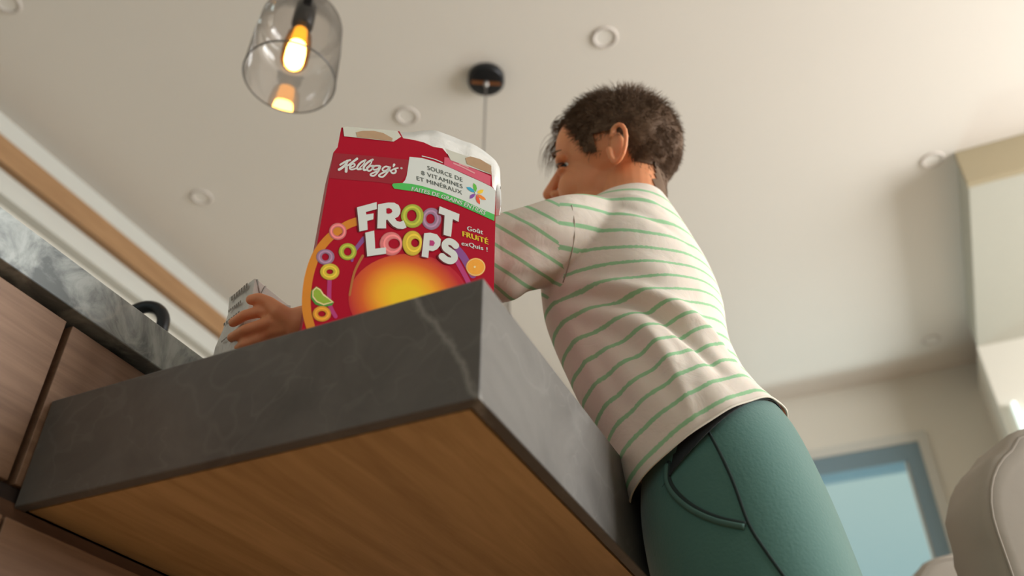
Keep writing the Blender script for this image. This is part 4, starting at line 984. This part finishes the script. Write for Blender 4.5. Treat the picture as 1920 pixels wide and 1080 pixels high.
V, Fc = tube([(-.233 + .049 * math.cos(a_), .93 + .051 * math.sin(a_), .853 + .006 * math.sin(a_)) for a_ in np.linspace(0, 2 * PI, 49)], .004, 10, False); wear(obj('collar', V, Fc, M_hem, None, True))

# ---- trousers
M_pant = mat('green_jersey', lin(62, 106, 98), .85, noise=.10, nscale=14, bump=.15, bscale=300, Sheen_Weight=.3)
PCX = [-.1690, -.1610, -.1530, -.1445, -.1369, -.1279, -.1189, -.115]; PRX = [.084, .0965, .0995, .1005, .1015, .1012, .0998, .096]; PCZ = [.472, .435, .385, .33, .27, .22, .15, .12]; PRY = [.112, .126, .129, .13, .132, .13, .13, .12]; PTL = [29, 26, 18, 10, 6, 3, 0, 0]
G, _v = loft([(x, .93, z) for x, z in zip(PCX, PCZ)], PRX, PRY, PTL, 80, 120, ROLL=[.25, .22, .16, .1, .05, .02, 0, 0])
pm = MB(); pm.add(G.reshape(-1, 3), grid_faces(80, 120) + [tuple(range(120))[::-1], tuple(79 * 120 + k for k in range(120))])
for sy in (.863, .997):
    V, Fc = tube([(-.122, sy, .20), (-.120, sy, .10), (-.118, sy, -.05), (-.112, sy, -.20), (-.110, sy, -.262)], [.069, .074, .063, .054, .050], 40); pm.add(V, Fc)
pants = pm.build('trousers', M_pant); remesh(pants, .0032, 8, .5); wear(pants)
# side pocket and seam
ptree = BVHTree.FromPolygons([v.co for v in pants.data.vertices], [tuple(p.vertices) for p in pants.data.polygons])
def surf(L, off=.0006):
    out = []
    L = np.array(L, float); n_ = 8
    for i in range(len(L) - 1):
        p0, p1, p2, p3 = L[max(i - 1, 0)], L[i], L[i + 1], L[min(i + 2, len(L) - 1)]
        for t in np.arange(n_) / n_:
            q = .5 * ((2 * p1) + (-p0 + p2) * t + (2 * p0 - 5 * p1 + 4 * p2 - p3) * t * t + (-p0 + 3 * p1 - 3 * p2 + p3) * t ** 3)
            h = ptree.ray_cast(Vector((0, 0, 0)), Vector(ray(*q)).normalized())
            if h[0] is not None: out.append(np.array(h[0] + h[1] * off))
    return out
M_pdark = mat('dark_green_seam', lin(24, 42, 40), .9); M_pedge = mat('green_piping', lin(66, 100, 92), .85)
SEAM = [(1322, 798), (1350, 850), (1375, 905), (1405, 985), (1440, 1040), (1475, 1090), (1500, 1140)]
V, Fc = tube(surf(SEAM, .0002), .0016, 8); wear(obj('side_seam', V, Fc, M_pdark, None, True))
POCK = [(1252, 872), (1252, 905), (1268, 932), (1300, 958), (1345, 978), (1400, 990)]
V, Fc = tube(surf(POCK, .001), .0030, 10); wear(obj('pocket_edge', V, Fc, M_pedge, None, True))
V, Fc = tube(surf([(x + 3, y - 6) for x, y in POCK], .0), .0026, 10); wear(obj('pocket_gap', V, Fc, M_pdark, None, True))
# waistband
G2, _v = loft([(-.162, .93, .462), (-.161, .93, .447), (-.159, .93, .430)], [.0840, .0900, .0985], [.1150, .1230, .1300], [34, 37, 40], 24, 160, ROLL=[.24, .22, .2])
for k in range(160): G2[:, k] += (G2[:, k] - np.array([-.153, .93, .41])) * (.005 * (k % 2))
wb_ = MB(); wb_.add(G2.reshape(-1, 3), grid_faces(24, 160)); wo_ = wear(wb_.build('waistband', mat('shaded_ribbed_waistband', lin(30, 34, 36), .9))); sd = wo_.modifiers.new('s', 'SOLIDIFY'); sd.thickness = .001; bake(wo_)  # near-black band: shade under the shirt hem put into its colour
